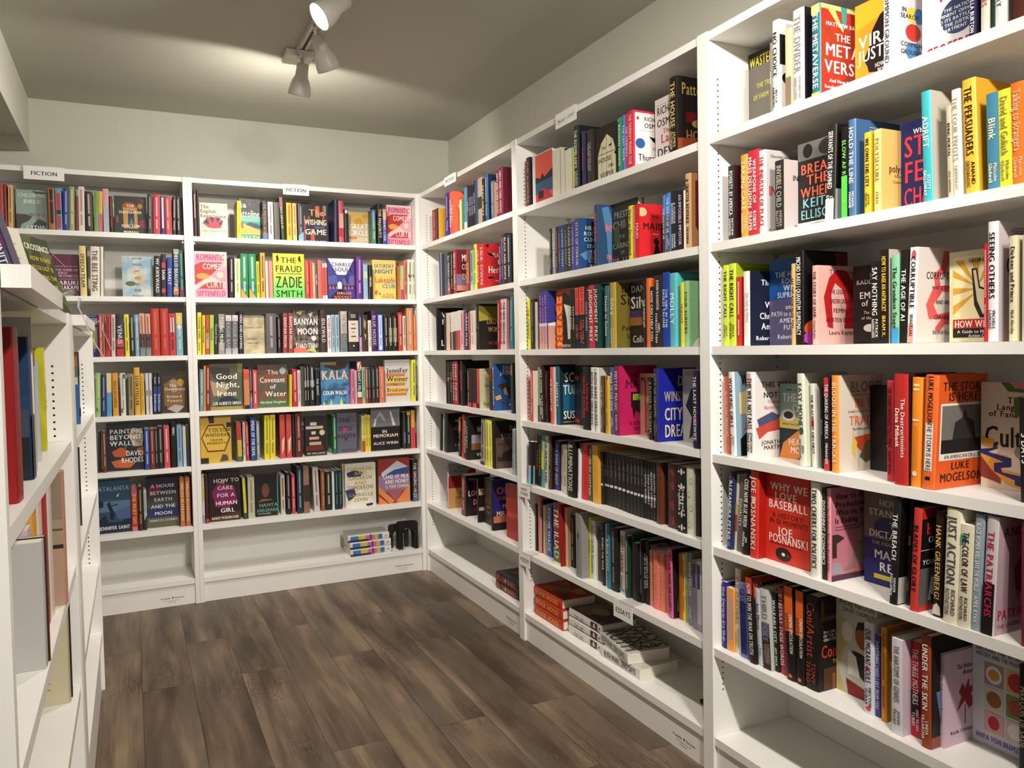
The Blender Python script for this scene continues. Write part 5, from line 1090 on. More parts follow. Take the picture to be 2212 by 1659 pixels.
S 5380 30 233 186 0 1c1818 e4dcd4|SAY NOTHING~PATRICK RADDEN KEEFE|||n=Say Nothing
S 5625 30 216 210 0 1e1614 f0c83a|HOW TO RAISE AN ANTIRACIST~IBRAM X.||a89c98|n=How to Raise an Antiracist
S 5923 30 182 195 0 82c096 24402e|The Grandest Stage|/b 0 .82 1 .18 3c9ad0||n=The Grandest Stage
S 6109 30 183 203 13 1c1816 f2eee8|THE AGE OF AI|||n=The Age of AI
S 6298 30 196 206 25 f2efee 191512|CORRUPTIBLE~BRIAN KLAAS|/o .5 .08 .3 .05 c4504e/b .1 .8 .7 .2 e09a90|c4bcb6/p c4504e .6,.03 .72,.03 .74,.14 .68,.25 .5,.3 .55,.4 1,.38 1,.46 .6,.46 .4,.6 .5,.7 .75,.68 1,.62 1,.82 .7,.8 .55,.9 .45,.85 .6,.75 .3,.75 .22,.6 .35,.45 .42,.42 .38,.28 .55,.2/T .2 .29 .08 191512 CORRUPTIBLE/T .35 .42 .045 191512 WHO GETS POWER/T .45 .57 .045 191512 AND HOW IT/T .42 .73 .045 191512 CHANGES US/T .4 .89 .045 55504c BRIAN KLAAS|n=Corruptible
F 6765 105 1233 193 123 dcd8b0 b82820|||dcd8b0/b .07 .06 .93 .69 f0e6b4/p dca63c .1,.1 .25,.1 .5,.4/p dca63c .4,.1 .55,.1 .5,.4/p dca63c .07,.2 .07,.28 .5,.4/p dca63c .07,.4 .07,.48 .5,.42/p dca63c .7,.1 .85,.1 .5,.4/p dca63c .07,.6 .07,.7 .5,.45/p 2c2822 .4,.2 .5,.2 .55,.4 .62,.42 .78,.2 .86,.22 .8,.5 .75,.74 .55,.74 .45,.6/p dcd4b0 .43,.22 .48,.22 .53,.42 .62,.44 .8,.24 .83,.25 .75,.7 .6,.7 .5,.55/T .35 .11 .045 222 GEORGE LAKEY/b .07 .75 .93 .1 b82820/T .1 .8 .08 f2eee0 HOW WE WIN/b .07 .85 .93 .1 1c1814/T .15 .885 .035 ddd A Guide to Nonviolent/T .35 .93 .035 ddd Action Campaigning|n=How We Win
S 8009 30 61 194 0 b3222c f0e0d0|=|||T=slim red book
S 8074 30 202 235 0 e6e0e2 17130f|SEEING OTHERS~MICHELE LAMONT||b3a4aa/b .3 .05 .7 .007 4a3a3a/b .25 .07 .7 .007 4a3a3a/b .3 .09 .7 .007 4a3a3a/T .2 .22 .14 2a2224 SEEING/T .15 .36 .15 2a2224 OTHERS/o .4 .88 .25 .05 d8a83c|n=Seeing Others
S 8499 30 149 202 0 dcd2b2 2e2c20|Dickens and Prince~Nick Hornby||c9bc98|n=Dickens and Prince
S 8743 30 153 201 0 d0ccc0 8a8a7c|=|||T=pale grey book
@R3 4 950
S 390 43 133 222 -18 dc5a34 f4dcb8|BLOOD AND TREASURE|||T=slim orange book
S 785 22 221 237 -20 dfe8ea 233848|WORKING GIRLS~Trixie & Katya||86a2b0/T .15 .1 .14 141418 WORKING/p d8c48c .1,.25 .5,.22 1,.25 1,.5 .6,.55 .1,.5/o .8 .42 .2 .09 c89a80/p b04470 .2,.7 .25,.55 .6,.47 1,.47 1,.72/p 14100f .1,1 .1,.8 .3,.7 1,.68 1,1/T .4 .8 .06 eee Guide|n=Working Girls
S 1329 30 303 238 0 f2ecec 2a2526|THIS WILL NOT PASS~JONATHAN MARTIN|/b .1 .02 .5 .15 c89a98|d8d1cf/T .15 .15 .07 2a2526 THIS WILL/T .2 .27 .07 2a2526 NOT PASS/T .3 .35 .04 c05a58 Trump, Biden/T .22 .415 .04 c05a58 Battle for America/p 4a4a70 .05,.55 .4,.47 .6,.52 .5,.6 .1,.65/p b8483c .02,.65 .4,.58 .9,.52 1,.6 .6,.68 .3,.7 .1,.78/T .15 .82 .05 3a3536 JONATHAN/T .2 .88 .05 3a3536 MARTIN|n=This Will Not Pass
F 1675 120 1304 204 130 8aa8a0 f2f0ea|||8aaca4/T .2 .08 .03 222 NEW YORK TIMES/T .08 .18 .12 f2f0ea THE SUM/T .35 .32 .12 f2f0ea OF US/b 0 .44 1 .16 d0c468/T .08 .54 .03 222 WHAT RACISM COSTS/b 0 .6 1 .4 24303c/p e88c3c .55,.6 1,.6 .5,1 0,1 .1,.8/o .25 .42 .2 .08 e8e6e0/o .25 .42 .13 .05 3a3a38/T .25 .77 .09 f4f2ee HEATHER/T .3 .88 .09 f4f2ee MCGHEE|n=The Sum of Us
S 3173 35 231 237 -18 dcdcca 3c463a|EASY MONEY~BEN MCKENZIE|/o .5 .62 .35 .04 2e6e2c|c2c8b2/b .35 .05 .65 .006 6a9a4a/b .35 .05 .01 .9 6a9a4a|n=Easy Money
S 3492 47 133 212 -17 e2dfd4 2a2622|THE BLACK GUY DIES FIRST|/b .1 .42 .7 .09 cc3a30|c6c3b6|n=The Black Guy Dies First
S 3735 52 93 202 -13 1b1715 a89c90|MENAKEM|||T=slim black book
S 3981 35 177 229 0 231a24 f2eae6|THE QUAKING OF AMERICA~MENAKEM|/b 0 0 .8 .2 c03038/b 0 .88 1 .12 c03038||n=The Quaking of America
S 4261 28 206 235 0 eb9138 fbe6c0|BLOOD IN THE TRACKS||c9beae/T .25 .12 .12 7a7668 BLOOD/T .25 .21 .02 6a6658 THE MINNESOTA MUSICIANS/T .35 .29 .1 d2682c IN THE/T .2 .38 .02 6a6658 BEHIND DYLANS MASTERPIECE/T .22 .47 .1 d2682c TRACKS/T .3 .56 .025 3a3830 Paul Metsa and Rick Shefchik/p b84a2c .3,.65 .7,.62 .75,.75 .5,.8 .35,.72/p d8b848 .3,.62 .4,.7 .35,.85 .28,.8/p 5a5038 .6,.7 .8,.66 .85,.85 .6,.92 .45,.85|n=Blood in the Tracks
F 4477 137 1275 208 133 141210 d8d8d8|||131112/T .5 .07 .03 888 NEW YORK/T .55 .45 .07 ccc THE/T .35 .67 .07 ccc ALL|T=black book face out tilted behind a crimson spine
S 5762 33 173 227 0 c8323e 3a1014|THE STORIES WHITENESS TELLS ITSELF~DAVID MURA|||n=The Stories Whiteness Tells Itself
S 6134 9 334 243 0 b42a28 f6e6e0|The Destructionists  Dana Milbank||2a1416|n=The Destructionists
S 6472 17 250 236 11 ec8d28 f4d4a4||/b .2 .06 .6 .02 f4d4a4/b .2 .1 .6 .02 f4d4a4/b .15 .38 .7 .02 f4d4a4/b .2 .44 .02 .4 b05c14/b .35 .44 .02 .4 b05c14/b .5 .44 .02 .4 b05c14/b .65 .44 .02 .4 b05c14/o .45 .88 .25 .025 f4d4a4||T=orange book with vertical line pattern on spine
S 6760 13 300 242 25 e56a2e 1a1210||/b .18 .42 .62 .42 e8e2d8/v .5 .22 1a1210 LUKE MOGELSON/v .5 .63 1a1210 THE STORM IS HERE/b .3 .89 .4 .03 1a1210|d1561e/T .08 .1 .08 2a1410 THE STORM/T .2 .19 .08 2a1410 IS HERE/b .05 .25 .95 .5 d8d4cc/b .08 .27 .9 .42 6c6862/p 2a2826 .3,.6 .35,.42 .5,.38 .55,.3 .6,.38 .75,.42 .8,.6/b .08 .57 .9 .12 1c1a1a/T .15 .72 .035 222 AN AMERICAN CRUCIBLE/T .3 .8 .07 2a1410 LUKE/T .08 .9 .08 2a1410 MOGELSON|n=The Storm Is Here
F 7234 141 1434 224 143 dccbb4 171310|||ddccb6/t .16 .06 222 The/t .225 .06 222 Language/t .29 .06 222 of Fanaticism/T .05 .5 .2 171310 Cultish/p 4c6a38 .3,0 .42,0 .5,.05 .75,.05 .78,.13 .6,.17 .58,.24 1,.26 1,.3 .5,.3 .48,.14 .66,.11 .66,.09 .4,.08/p c87a84 .42,0 .8,0 .85,.04 .82,.18 .7,.18 .75,.08 .5,.04/p e0a040 0,.52 .2,.54 .2,.62 0,.6/p e0a040 .0,.66 .4,.68 .4,.78 .2,.8 .6,.84 .6,.92 1,.98 1,1 .4,.95 0,.78/p 2c2c6a .2,.56 .26,.62 .1,.66 .45,.7 .45,.78 .3,.8 .32,.84 .7,.86 .68,.95 1,1 .9,1 .5,.94 .5,.9 .2,.84 .2,.76 .34,.74 0,.68 0,.64 .18,.62/p 8c3c34 0,.7 .15,.82 .3,.9 .3,.95 0,.9/o .72 .67 .17 .08 2c2a2a/o .62 .64 .13 .06 8c8a88/T .75 .8 .06 222 Amanda/T .8 .87 .06 222 Montell|n=Cultish
S 8678 40 198 202 -15 16120f f4f0ec|5 DAYS|||n=5 Days
@R3 5 681
S 575 22 207 220 37 242c50 f6f4f4|ALEXANDRA PETRIS|/o .3 .05 .2 .02 b03040/o .7 .1 .2 .02 5a78b0/b .2 .9 .6 .06 4a74b0||T=navy starred book with bold white lettering
S 787 32 97 217 37 dcd4c4 8a3020||/b 0 .38 1 .15 d8b040/b 0 .53 1 .22 a84a30||T=slim cream book with yellow and rust bands
S 921 29 190 217 46 6e675d f0ece4|EQUALITY|||n=Equality
S 1214 19 254 228 36 1a1618 f4f0f0|CODE NAME BLUE WREN~JIM POPKIN|||n=Code Name Blue Wren
S 1564 16 308 239 15 cc3527 f2d8cc|JOE POSNANSKI|/o .5 .34 .25 .04 e8d8c0|a0160f/T .6 .3 .07 e8ccc0 B/T .5 .68 .07 e8ccc0 P|T=red Why We Love Baseball copy standing spine out
F 1882 46 1530 239 153 c8301f f2e6e0|||cc3322/T .12 .15 .09 f2e6e0 WHY WE/T .22 .25 .09 f2e6e0 LOVE/T .08 .35 .1 f2e6e0 BASEBALL/T .16 .47 .06 6a1410 A HISTORY/T .1 .54 .06 6a1410 IN 50 MOMENTS/T .3 .64 .09 f2e6e0 JOE/T .08 .73 .1 f2e6e0 POSNANSKI/b .1 .79 .75 .008 6a1410/o .42 .9 .18 .075 241c18/o .42 .9 .04 .02 e8e0c0/b .5 .9 .05 .015 c8302a|n=Why We Love Baseball
S 3707 15 275 239 4 e8e6d8 2c2a26|TWO CHEERS FOR POLITICS||e0decf|n=Two Cheers for Politics
S 3986 24 154 227 4 22201f f0f0ec|DOUGHNUT ECONOMICS|||n=Doughnut Economics
S 4167 23 114 228 0 e89aa2 8a2030|How to Stay Productive When the World Is Ending||bd7280/T .1 .09 .065 231618 How to Stay/T .1 .18 .065 231618 Productive/T .1 .265 .065 231618 When the World/T .08 .35 .065 231618 Is Ending/b .08 .42 .85 .006 5a2030/b .08 .45 .6 .006 5a2030/p 3a2c28 .02,.5 .15,.5 .3,.55 .12,.6 .12,.75 .02,.75/o .72 .53 .13 .08 a89a84/p 9c8c78 .55,.66 .75,.62 .95,.66 .95,.86 .6,.86/p 8c7c6a .5,.66 .45,.85 .3,.88 .3,.9 .52,.88/p 9a9098 0,.8 .2,.8 .28,.94 0,.92/b 0 .94 1 .06 4a2c40|n=How to Stay Productive When the World Is Ending
F 4571 104 1421 222 142 1f2660 e8e4da|||6b6158/b 0 .5 1 .5 1d2564/o .45 .36 .25 .1 2c3058/T .3 .1 .075 c8c2b8 HOW TO/T .1 .21 .075 d8d2c8 STAND UP/T .5 .33 .075 e0dace TO A/T .1 .44 .08 e8e4da DICTATOR/T .15 .54 .04 b8a868 THE FIGHT FOR/T .2 .66 .1 eeeade MARIA/T .3 .79 .1 eeeade RESSA/b .2 .88 .8 .05 d8c040|n=How to Stand Up to a Dictator
S 6003 9 195 239 26 1a1716 f2f0ee|THE BREACH~DENVER RIGGLEMAN||0c0a0a/b 0 .74 .35 .25 b4b2ac/b .2 .78 .03 .08 222/b .2 .88 .03 .08 222|n=The Breach
S 6241 33 85 228 26 120f10 c07a3a|PETER~STEPHEN|||T=slim black book with orange lettering
S 6512 8 189 225 31 c83a34 141010|BLADES OF GLORY||171214/b 0 0 1 .1 b02a24/T .1 .19 .12 c03028 BLADES/T .15 .3 .07 e8e4e0 OF GLORY/b 0 .4 1 .006 ccc/T .3 .45 .05 ddd THE/T .05 .52 .05 ddd YOUNG/b 0 .58 1 .37 5c5a58/p d8d6d2 .2,.9 .25,.68 .5,.62 .6,.66 .85,.7 .8,.9/p 1c1a1c .25,.85 .8,.85 .75,.94 .3,.94/o .5 .63 .1 .03 1c1a1c/b 0 .94 1 .06 b8302a|n=Blades of Glory
S 6975 19 200 227 21 241410 d8b868|HANK GREENBERG!|/p d8d0c0 0,.98 .1,.9 .5,.87 .9,.9 1,.98||T=dark brown book with gold lettering
S 7283 8 325 239 23 e6dfc4 4a4c48|JUST ACTION~RICHARD ROTHSTEIN|||n=Just Action
S 7613 8 244 211 23 e4dcc0 1c1a18|THE COLOR OF LAW~RICHARD ROTHSTEIN|/b 0 .1 .5 .1 4a8a88||n=The Color of Law
S 7861 12 198 236 24 8d9ba6 e8eef0|BLACK WOMEN WILL SAVE THE WORLD~APRIL RYAN|||n=Black Women Will Save the World
S 8092 10 239 237 28 c8c4c6 c02850|THE PATRIARCHS|/b 0 .56 1 .44 15110f|b79aa2/p 7a2434 .45,.2 .8,.2 .75,.5 .65,.68 .4,.65 .35,.45 .5,.35/T .1 .13 .08 7a1c30 ANGELA/T .4 .7 .08 b01c3c THE/T .05 .83 .09 b01c3c PATRIARCHS/T .05 .93 .035 9a4a5a THE ORIGINS OF|n=The Patriarchs
S 8856 11 179 239 0 7a2038 c88||||
@R3 6 384
S 304 29 171 194 0 1c2088 c8ccf0|How Emotions Are Made|||T=slim royal blue book
S 485 29 286 182 0 e9a250 c88038||/b .45 .15 .5 .65 b8a8a8||T=plain orange-tan book
S 775 34 219 244 0 e0dccc c8a060|THE TEACHERS~ALEXANDRA ROBBINS||d8942c|n=The Teachers
S 1072 28 294 210 -19 7278bc 1c2258|GEORGE SAUNDERS|/b .05 .25 .9 .7 262c68||T=periwinkle blue book
S 1479 21 262 236 -33 1b1412 f0ece8|HOW TO WIN THE WAR ON TRUTH|/b 0 0 1 .2 c03a24|b8341f/T .05 .13 .14 e8e4e0 HOW TO/p 1a1412 0,.25 .2,.07 1,.07 1,1 0,1/T .1 .16 .14 e0dcd8 HOW TO|n=How to Win the War on Truth
S 1745 29 180 211 -32 ccd4dc 50585c|Just Mercy~Bryan Stevenson|||n=Just Mercy
S 1945 28 308 216 -31 d0cecb 8c8a88|THIRD POLE~MARK SYNNOTT|/b 0 .42 1 .2 5c5c78/b 0 .6 1 .4 26242c/b .3 .68 .6 .25 7a5a30|b8b4ae|n=The Third Pole
S 2257 39 166 212 -31 1a1a18 f0f0ea|WALKABLE CITY~JEFF SPECK|/b 0 0 .28 1 35683a||n=Walkable City
S 2427 41 220 230 -24 a33e48 f2e4dc|IF I BETRAY THESE WORDS|||n=If I Betray These Words
S 2765 29 297 246 -18 1a1412 f2eae4||/b 0 0 1 .48 e2661c/v .27 .5 1a1010 QUENTIN TARANTINO/v .73 .5 f2eae4 CINEMA SPECULATION/o .5 .95 .25 .02 d8602a||T=black and orange Cinema Speculation, left copy
S 3066 31 269 244 0 1a1412 f2eae4||/b 0 0 1 .48 e2661c/v .27 .5 1a1010 QUENTIN TARANTINO/v .73 .5 f2eae4 CINEMA SPECULATION/o .5 .95 .25 .02 d8602a|100c0c|T=black and orange Cinema Speculation, right copy
S 3339 34 426 241 0 15110f a0402c|Con/Artist~TONY TETRO||0e0b0a/b .05 .04 .9 .22 5a3c14/b .12 .04 .75 .17 141010/T .1 .38 .03 c8c0b0 THE LIFE AND CRIMES/T .1 .42 .03 c8c0b0 OF THE WORLDS/T .1 .46 .03 c8c0b0 GREATEST ART FORGER/T .05 .58 .14 c03828 Con/Artist/T .3 .7 .04 b09040 TONY TETRO/b .1 .76 .9 .24 4a2c1c/b .3 .83 .06 .17 7a4c38|n=Con/Artist
F 3775 98 1206 253 162 c9c8b8 4a4038|||c8c8ba/T .08 .09 .055 5a5048 Acting Naturally/T .18 .16 .045 5a5048 DAVID THOMSON/p c8b878 .02,.35 .15,.25 .35,.3 .3,.5 .15,.6 .05,.8 .25,1 0,1/o .28 .38 .14 .1 e0dcd0/p 2c2428 .4,.55 .6,.55 .95,.6 1,.8 .8,.85 .5,.75/o .68 .38 .2 .13 9a5a38/p 2a1a14 .48,.35 .55,.25 .8,.22 .9,.35 .85,.3 .55,.32/p e4e0d4 .3,.55 .5,.6 .6,.8 .3,.8/p 8c2018 .25,.85 .8,.9 1,1 .3,1|n=Acting Naturally
S 4991 50 270 219 0 d6d4e4 1c1818|OUR MIGRANT SOULS~HECTOR TOBAR|/o .4 .5 .2 .03 d84038/o .5 .94 .3 .025 d84038||n=Our Migrant Souls
S 5266 56 135 194 0 3e3e88 dcdcf0|EVERYTHING I NEED I GET FROM YOU|||n=Everything I Need I Get From You
S 5474 49 149 221 0 cc8630 8a5418|=||a86a1c|T=mustard orange cloth book with faint lettering
S 5628 63 60 205 0 cdc6b0 3a362c|The End of the World|||T=slim cream book
S 5978 22 262 217 0 dcd8dc 6a6668|THE ANATOMY OF GENRES~JOHN TRUBY||c8b4c0/o .95 .62 .3 .05 2c6ca8/o .9 .52 .2 .04 a87a50|n=The Anatomy of Genres
S 6255 49 240 214 0 b82030 f2e0e0|THE THREE MOTHERS~ANNA MALAIKA TUBBS|/p 141014 0,.5 .5,.55 1,.5 1,.75 .3,.85 0,.75||n=The Three Mothers
S 6669 25 223 245 0 93401f f6f0ea|UNDER THE SKIN~LINDA VILLAROSA||161212/T .2 .45 .09 e8e4e0 THE/p 56709a .1,.5 .9,.5 .6,.75 .2,.8/T .2 .72 .05 e8e4e0 OF/T .35 .82 .05 e8e4e0 HEALTH/p 8a4a38 0,.9 1,.88 1,1 0,1|n=Under the Skin
S 6897 57 91 205 0 cfb8c4 6a4058|The Undocumented Americans||c9aebb/T .3 .17 .055 2c2028 The Undocumented/T .45 .24 .055 2c2028 Americans/p 8c1828 .35,.45 .45,.35 .5,.42 .6,.32 .62,.42 .8,.38 .65,.5 .75,.6 .6,.65 .5,.55 .3,.65 .42,.5/o .9 .5 .12 .06 6a5a64/b .5 .6 .02 .2 6a3a48/T .15 .86 .04 2c2028 Karla Cornejo|n=The Undocumented Americans
F 6998 150 1225 243 155 c9ced4 d87a2c|||ccd0d6/p e0a020 .05,.0 .95,0 .9,.12 .1,.1/t .05 .1 5a2c10 NATIONAL/t .13 .04 555 AROUND THE WORLD/t .18 .04 555 HISTORY AND THE MEANING/b .22 .24 .34 .2 a88a94/b .6 .24 .35 .2 d8b060/b .22 .46 .34 .2 c8c0a8/b .6 .46 .35 .2 6a8a4a/b .22 .68 .34 .18 d8a8a8/b .6 .68 .35 .18 d8b8a8/o .39 .34 .14 .08 e8e4dc/o .39 .34 .1 .05 c89a50/o .77 .34 .14 .08 b0382c/o .39 .56 .13 .07 8c5a28/o .77 .56 .13 .07 a04a30/o .39 .77 .1 .06 b82430/o .77 .77 .14 .07 e4e2e8/t .92 .05 5a48a0 ANYA VON BREMZEN|n=National Dish
S 8233 110 167 220 0 120e0c c8b890|MARQUIS DE SADE|||T=black book with gold lettering
"""

# ------------------------------------------------------------------ low bookcase at the left edge
XL = -.128
LB = [1.045, .752, .463, .095]
ML0 = Matrix.Translation((XL, 1.00, 0)) @ Matrix.Rotation(math.pi/2, 4, 'Z')
ML1 = Matrix.Translation((XL, 2.105, 0)) @ Matrix.Rotation(math.pi/2, 4, 'Z')
lb0 = bookcase(ML0, 1.104, 1.365, .30, LB, 'low white bookcase with face-out books standing along its top', marker=False, group='low white bookcases')
lb1 = bookcase(ML1, 1.22, 1.365, .30, [1.03, .733, .463, .20], 'low white bookcase beyond the first, its end to the back wall aisle', marker=False, group='low white bookcases', stile=.10)
def strip(M, L_, label):
    p = MB(); p.box(0, L_, -.030, -.001, 1.342, 1.368, WHITE); p.box(0, L_, -.001, .02, 1.3655, 1.368, WHITE)
    o = p.build('shelf_edge_strip'); o.matrix_world = M; o['label'] = label; o['category'] = 'shelf strip'
strip(ML0 @ Matrix.Translation((.02, 0, 0)), .45, 'white strip clipped along the top front edge of the low bookcase')
strip(ML1 @ Matrix.Translation((.10, 0, 0)), .54, 'white strip on the top edge of the farther low bookcase')
def bent_clip(M, label):
    p = MB(); pts = [(.03, 1.372), (-.03, 1.372), (-.042, 1.378), (-.05, 1.368), (-.048, 1.35), (-.056, 1.33), (-.07, 1.29), (-.085, 1.262)]
    n = len(pts)
    for s in (0,):
        vs = [(x, y, z) for x in (0, .055) for y, z in pts] + [(x, y-.0015, z-.0015) for x in (0, .055) for y, z in pts]
        fs = [(i, i+1, n+i+1, n+i) for i in range(n-1)] + [(2*n+i, 3*n+i, 3*n+i+1, 2*n+i+1) for i in range(n-1)]
        fs += [(i, 2*n+i, 2*n+i+1, i+1) for i in range(n-1)] + [(n+i, n+i+1, 3*n+i+1, 3*n+i) for i in range(n-1)]
        p.add(vs, fs, CLEAR, True)
    o = p.build('sign_clip'); o.matrix_world = M; o['label'] = label; o['category'] = 'sign clip'
bent_clip(ML0 @ Matrix.Translation((.52, 0, 0)), 'bent clear plastic sign clip hooked over the low bookcase top')
bent_clip(ML1 @ Matrix.Translation((.68, 0, 0)), 'bent clear plastic sign clip on the farther low bookcase')

def one_book(M, typ, w_, dep, h, bg, fg, txt, sp, cov, side, label, group=None, wn=None):
    C, G = book_parts(typ, w_, dep, h, bg, fg, txt, sp, cov, side, wn)
    r = empty('book', M, label, 'book', group); C.build('cover', r); G.build('pages', r); return r
RX = lambda a: Matrix.Rotation(math.radians(a), 4, 'X')
RY = lambda a: Matrix.Rotation(math.radians(a), 4, 'Y')
RZ = lambda a: Matrix.Rotation(math.radians(a), 4, 'Z')
T = Matrix.Translation
gt = 'books leaning on top of the low bookcases'
zt = 1.3656
# shown to the aisle, tipped back; the first turns its spine this way
one_book(T((-.228, 1.80, zt)) @ RY(-16), 'S', .048, .155, .24, '241c44', 'e8e4f0', 'TO INFINITY AND BEYOND', '/b 0 .0 1 .12 7a3040/b 0 .12 .5 .2 3c2c6c/b 0 .45 1 .12 5c2c60', '30205a', 1,
         'purple starry book titled To Infinity and Beyond leaning on the low bookcase', gt)
one_book(T((-.238, 2.165, zt)) @ RZ(72) @ RX(-15), 'F', .15, .15, .23, 'e4dec8', '6a6a60', '', '', 'dcd8c4/b .15 .1 .5 .01 9a9a90/b .15 .18 .6 .01 9a9a90/b .15 .26 .55 .01 9a9a90/b .15 .34 .6 .01 9a9a90/b .15 .42 .5 .01 9a9a90/b .5 .55 .25 .3 b8b060', 1,
         'cream book with a yellow patch between To Infinity and Crossings', gt)
one_book(T((-.198, 2.385, zt)) @ RZ(69) @ RX(-16), 'F', .15, .15, .235, '3c4428', 'eee', '', '',
         '343c22/p 4c5c2c 0,0 .4,0 .2,.3/p 5c5c34 .5,.1 1,.2 .7,.4/p 586434 .1,.5 .5,.45 .4,.8/p 4c5c2c .6,.6 1,.5 1,.9/p 2a3018 0,.8 .5,.85 .3,1/t .13 .075 f0eee0 CROSSINGS/t .27 .055 c8b838 HOW ROAD/t .38 .055 c8b838 ECOLOGY IS/t .49 .055 c8b838 SHAPING THE/t .6 .055 c8b838 FUTURE OF/t .71 .055 c8b838 OUR PLANET/t .93 .06 eee BEN GOLDFARB', 1,
         'green mossy book titled Crossings propped on the low bookcase top', gt)

gl = 'books inside the low bookcase'
def lbook(M0, t, d, z, w_, dep, h, bg, fg, txt, sp, cov, lab, lean=0, side=-1):
    M = M0 @ T((t, d, z)) @ RY(lean)
    return one_book(M, 'S', w_, dep, h, bg, fg, txt, sp, cov, side, lab, gl)
zA, zB, zC = 1.045+TH+.0004, .752+TH+.0004, .463+TH+.0004
lbook(ML0, .220, .012, zA, .060, .19, .236, '8c1418', 'c04040', '', '', '8c1418', 'thick red book on the top shelf of the low bookcase')
lbook(ML0, .446, .018, zA, .040, .18, .228, '1c3c64', '88a', '', '/b 0 .55 1 .45 23252c', '1c3c64/b 0 .0 1 .4 16365c/b 0 .5 1 .5 3c4454/b 0 .7 1 .3 1c1e22', 'navy book with dark seascape beside the thick red book')
lbook(ML0, .515, .020, zA, .004, .16, .262, 'dcd8cc', '888', '', '', 'd8d4c8', 'tall thin white board book behind the tan book on the low bookcase')
lbook(ML0, .530, .022, zA, .03, .16, .205, 'b09c80', 'fff', '', '/b 0 0 1 .12 8c1c20', 'b09c80/b 0 0 1 .12 8c1c20', 'tan book with a red top band inside the low bookcase')
lbook(ML0, .70, .03, zA, .012, .16, .19, 'b8c0c0', '333', '', '', 'b0b8b8', 'slim pale grey book beside the yellow book in the low bookcase')
lbook(ML0, .885, .036, zA, .020, .16, .215, 'd8d430', '5c5a18', 'WORK', '', 'c8c420', 'yellow book inside the low bookcase')
lbook(ML0, .406, .006, zB, .03, .19, .20, 'b4b2b0', '444', '', '', 'b0aeac/p 3c3024 0,.1 .2,.08 .25,.5 .1,.6 .3,.95 .1,.95/b .2 .6 .1 .01 777/b .2 .64 .1 .01 777', 'large silver-grey book with a dark plant stem on its cover')
lbook(ML0, .438, .004, zB, .010, .19, .202, '3c2420', 'c84830', '', '', '3c2420', 'thin dark brown book against the silver-grey book')
for i, (c, h) in enumerate((('c8b0b8', .21), ('d89c2c', .235), ('d8c8b8', .235), ('a82428', .262), ('d4ccbc', .268))):
    lbook(ML0, .46+i*.055, .03-.003*i, zB, .05, .16, h, c, 'fff', '', '', c, ['pale pink book in the row behind the silver-grey book', 'golden yellow book in the row behind the silver-grey book', 'cream-pink book in the row behind the silver-grey book', 'dark red book in the row behind the silver-grey book', 'cream book in the row behind the silver-grey book'][i])
lbook(ML0, .753, .0, zB, .045, .19, .262, 'c48a70', '6c5c50', '', '', 'a08c78/b .0 .0 1 .35 8c7c6c/b .1 .2 .8 .05 7c6c60/o .3 .5 .12 .03 241c18/b 0 .42 1 .015 5c5048/b 0 .54 1 .03 2c2420/b 0 .57 1 .43 b09078/b .15 .66 .2 .008 6c5c50/b .15 .72 .3 .008 6c5c50/b .15 .8 .2 .008 6c5c50', 'tall tan book with a drawing band on the second shelf of the low bookcase')
lbook(ML0, .991, .018, zC, .02, .18, .23, 'b0a888', '444', '', '', 'c0b898/b .2 .6 .5 .01 777/b .2 .63 .6 .01 777/b .2 .66 .5 .01 777/b .2 .78 .6 .01 777/b .2 .81 .5 .01 777/b .2 .84 .6 .01 777', 'beige book with lines of print on the third shelf of the low bookcase')
lbook(ML0, 1.02, .016, zC, .012, .18, .25, '2c1c18', '444', '', '', '2c1c18', 'thin dark book beside the beige book, third shelf')
zA1 = 1.03+TH+.0004
lbook(ML1, .66, .02, zA1, .04, .17, .225, '2c5c94', 'fff', '', '/b 0 0 1 .2 c07828/b 0 .2 1 .15 5c7c3c/b 0 .33 1 .12 d8d0b0/b 0 .78 1 .12 7c4848', '2c5c94/b 0 0 1 .2 a86820/b 0 .2 1 .15 5c6c34/b 0 .35 1 .1 c8c0a0', 'blue book with orange and green top inside the farther low bookcase')
lbook(ML1, .55, .02, .733+TH+.0004, .02, .17, .235, '26302a', 'fff', '', '', '26302a', 'slim dark green book in the farther low bookcase')

# ------------------------------------------------------------------ stacks on the bottom shelves
def flat(unit, t, d, z, w_, dep, h, *a, rot=0, **k):
    o, rz, _, _ = UNITS[unit]
    M = T(o) @ Matrix.Rotation(rz, 4, 'Z') @ T((t, d, z)) @ RZ(rot) @ RY(-90)   # the head of the book points to the left, front cover up
    return one_book(M, 'S', w_, dep, h, *a, **k)
zb = .098+TH+.0005
fc = 'a83c1c/b 0 0 .06 1 b8300f/p c86028 .1,.1 .5,.2 .4,.5 .1,.45/p 8c7c50 .3,.3 .7,.4 .6,.7 .35,.6/p d07c30 .5,.05 .95,.1 .8,.35/p c8a048 .6,.6 .9,.55 .85,.9 .6,.85/p 6c2414 .1,.6 .4,.7 .3,.95 .1,.9'
for i, nm in enumerate(('bottom', 'middle', 'top')):
    flat('R2', .045+.248-.014*i, .035+.006*i, zb+i*.0385, .038, .165, .238, 'b8361a', 'f0b040', 'FEVER HOUSE', '', fc, 1, '%s copy in the stack of three red-orange Fever House books' % nm, 'Fever House copies stacked flat')
BLK = '/b .12 .1 .76 .4 dcd8d4/b .1 .68 .8 .2 2c1c1c/b .2 .7 .3 .16 8c3c34/b .25 .76 .5 .05 dcd8d4/o .5 .94 .12 .02 444'
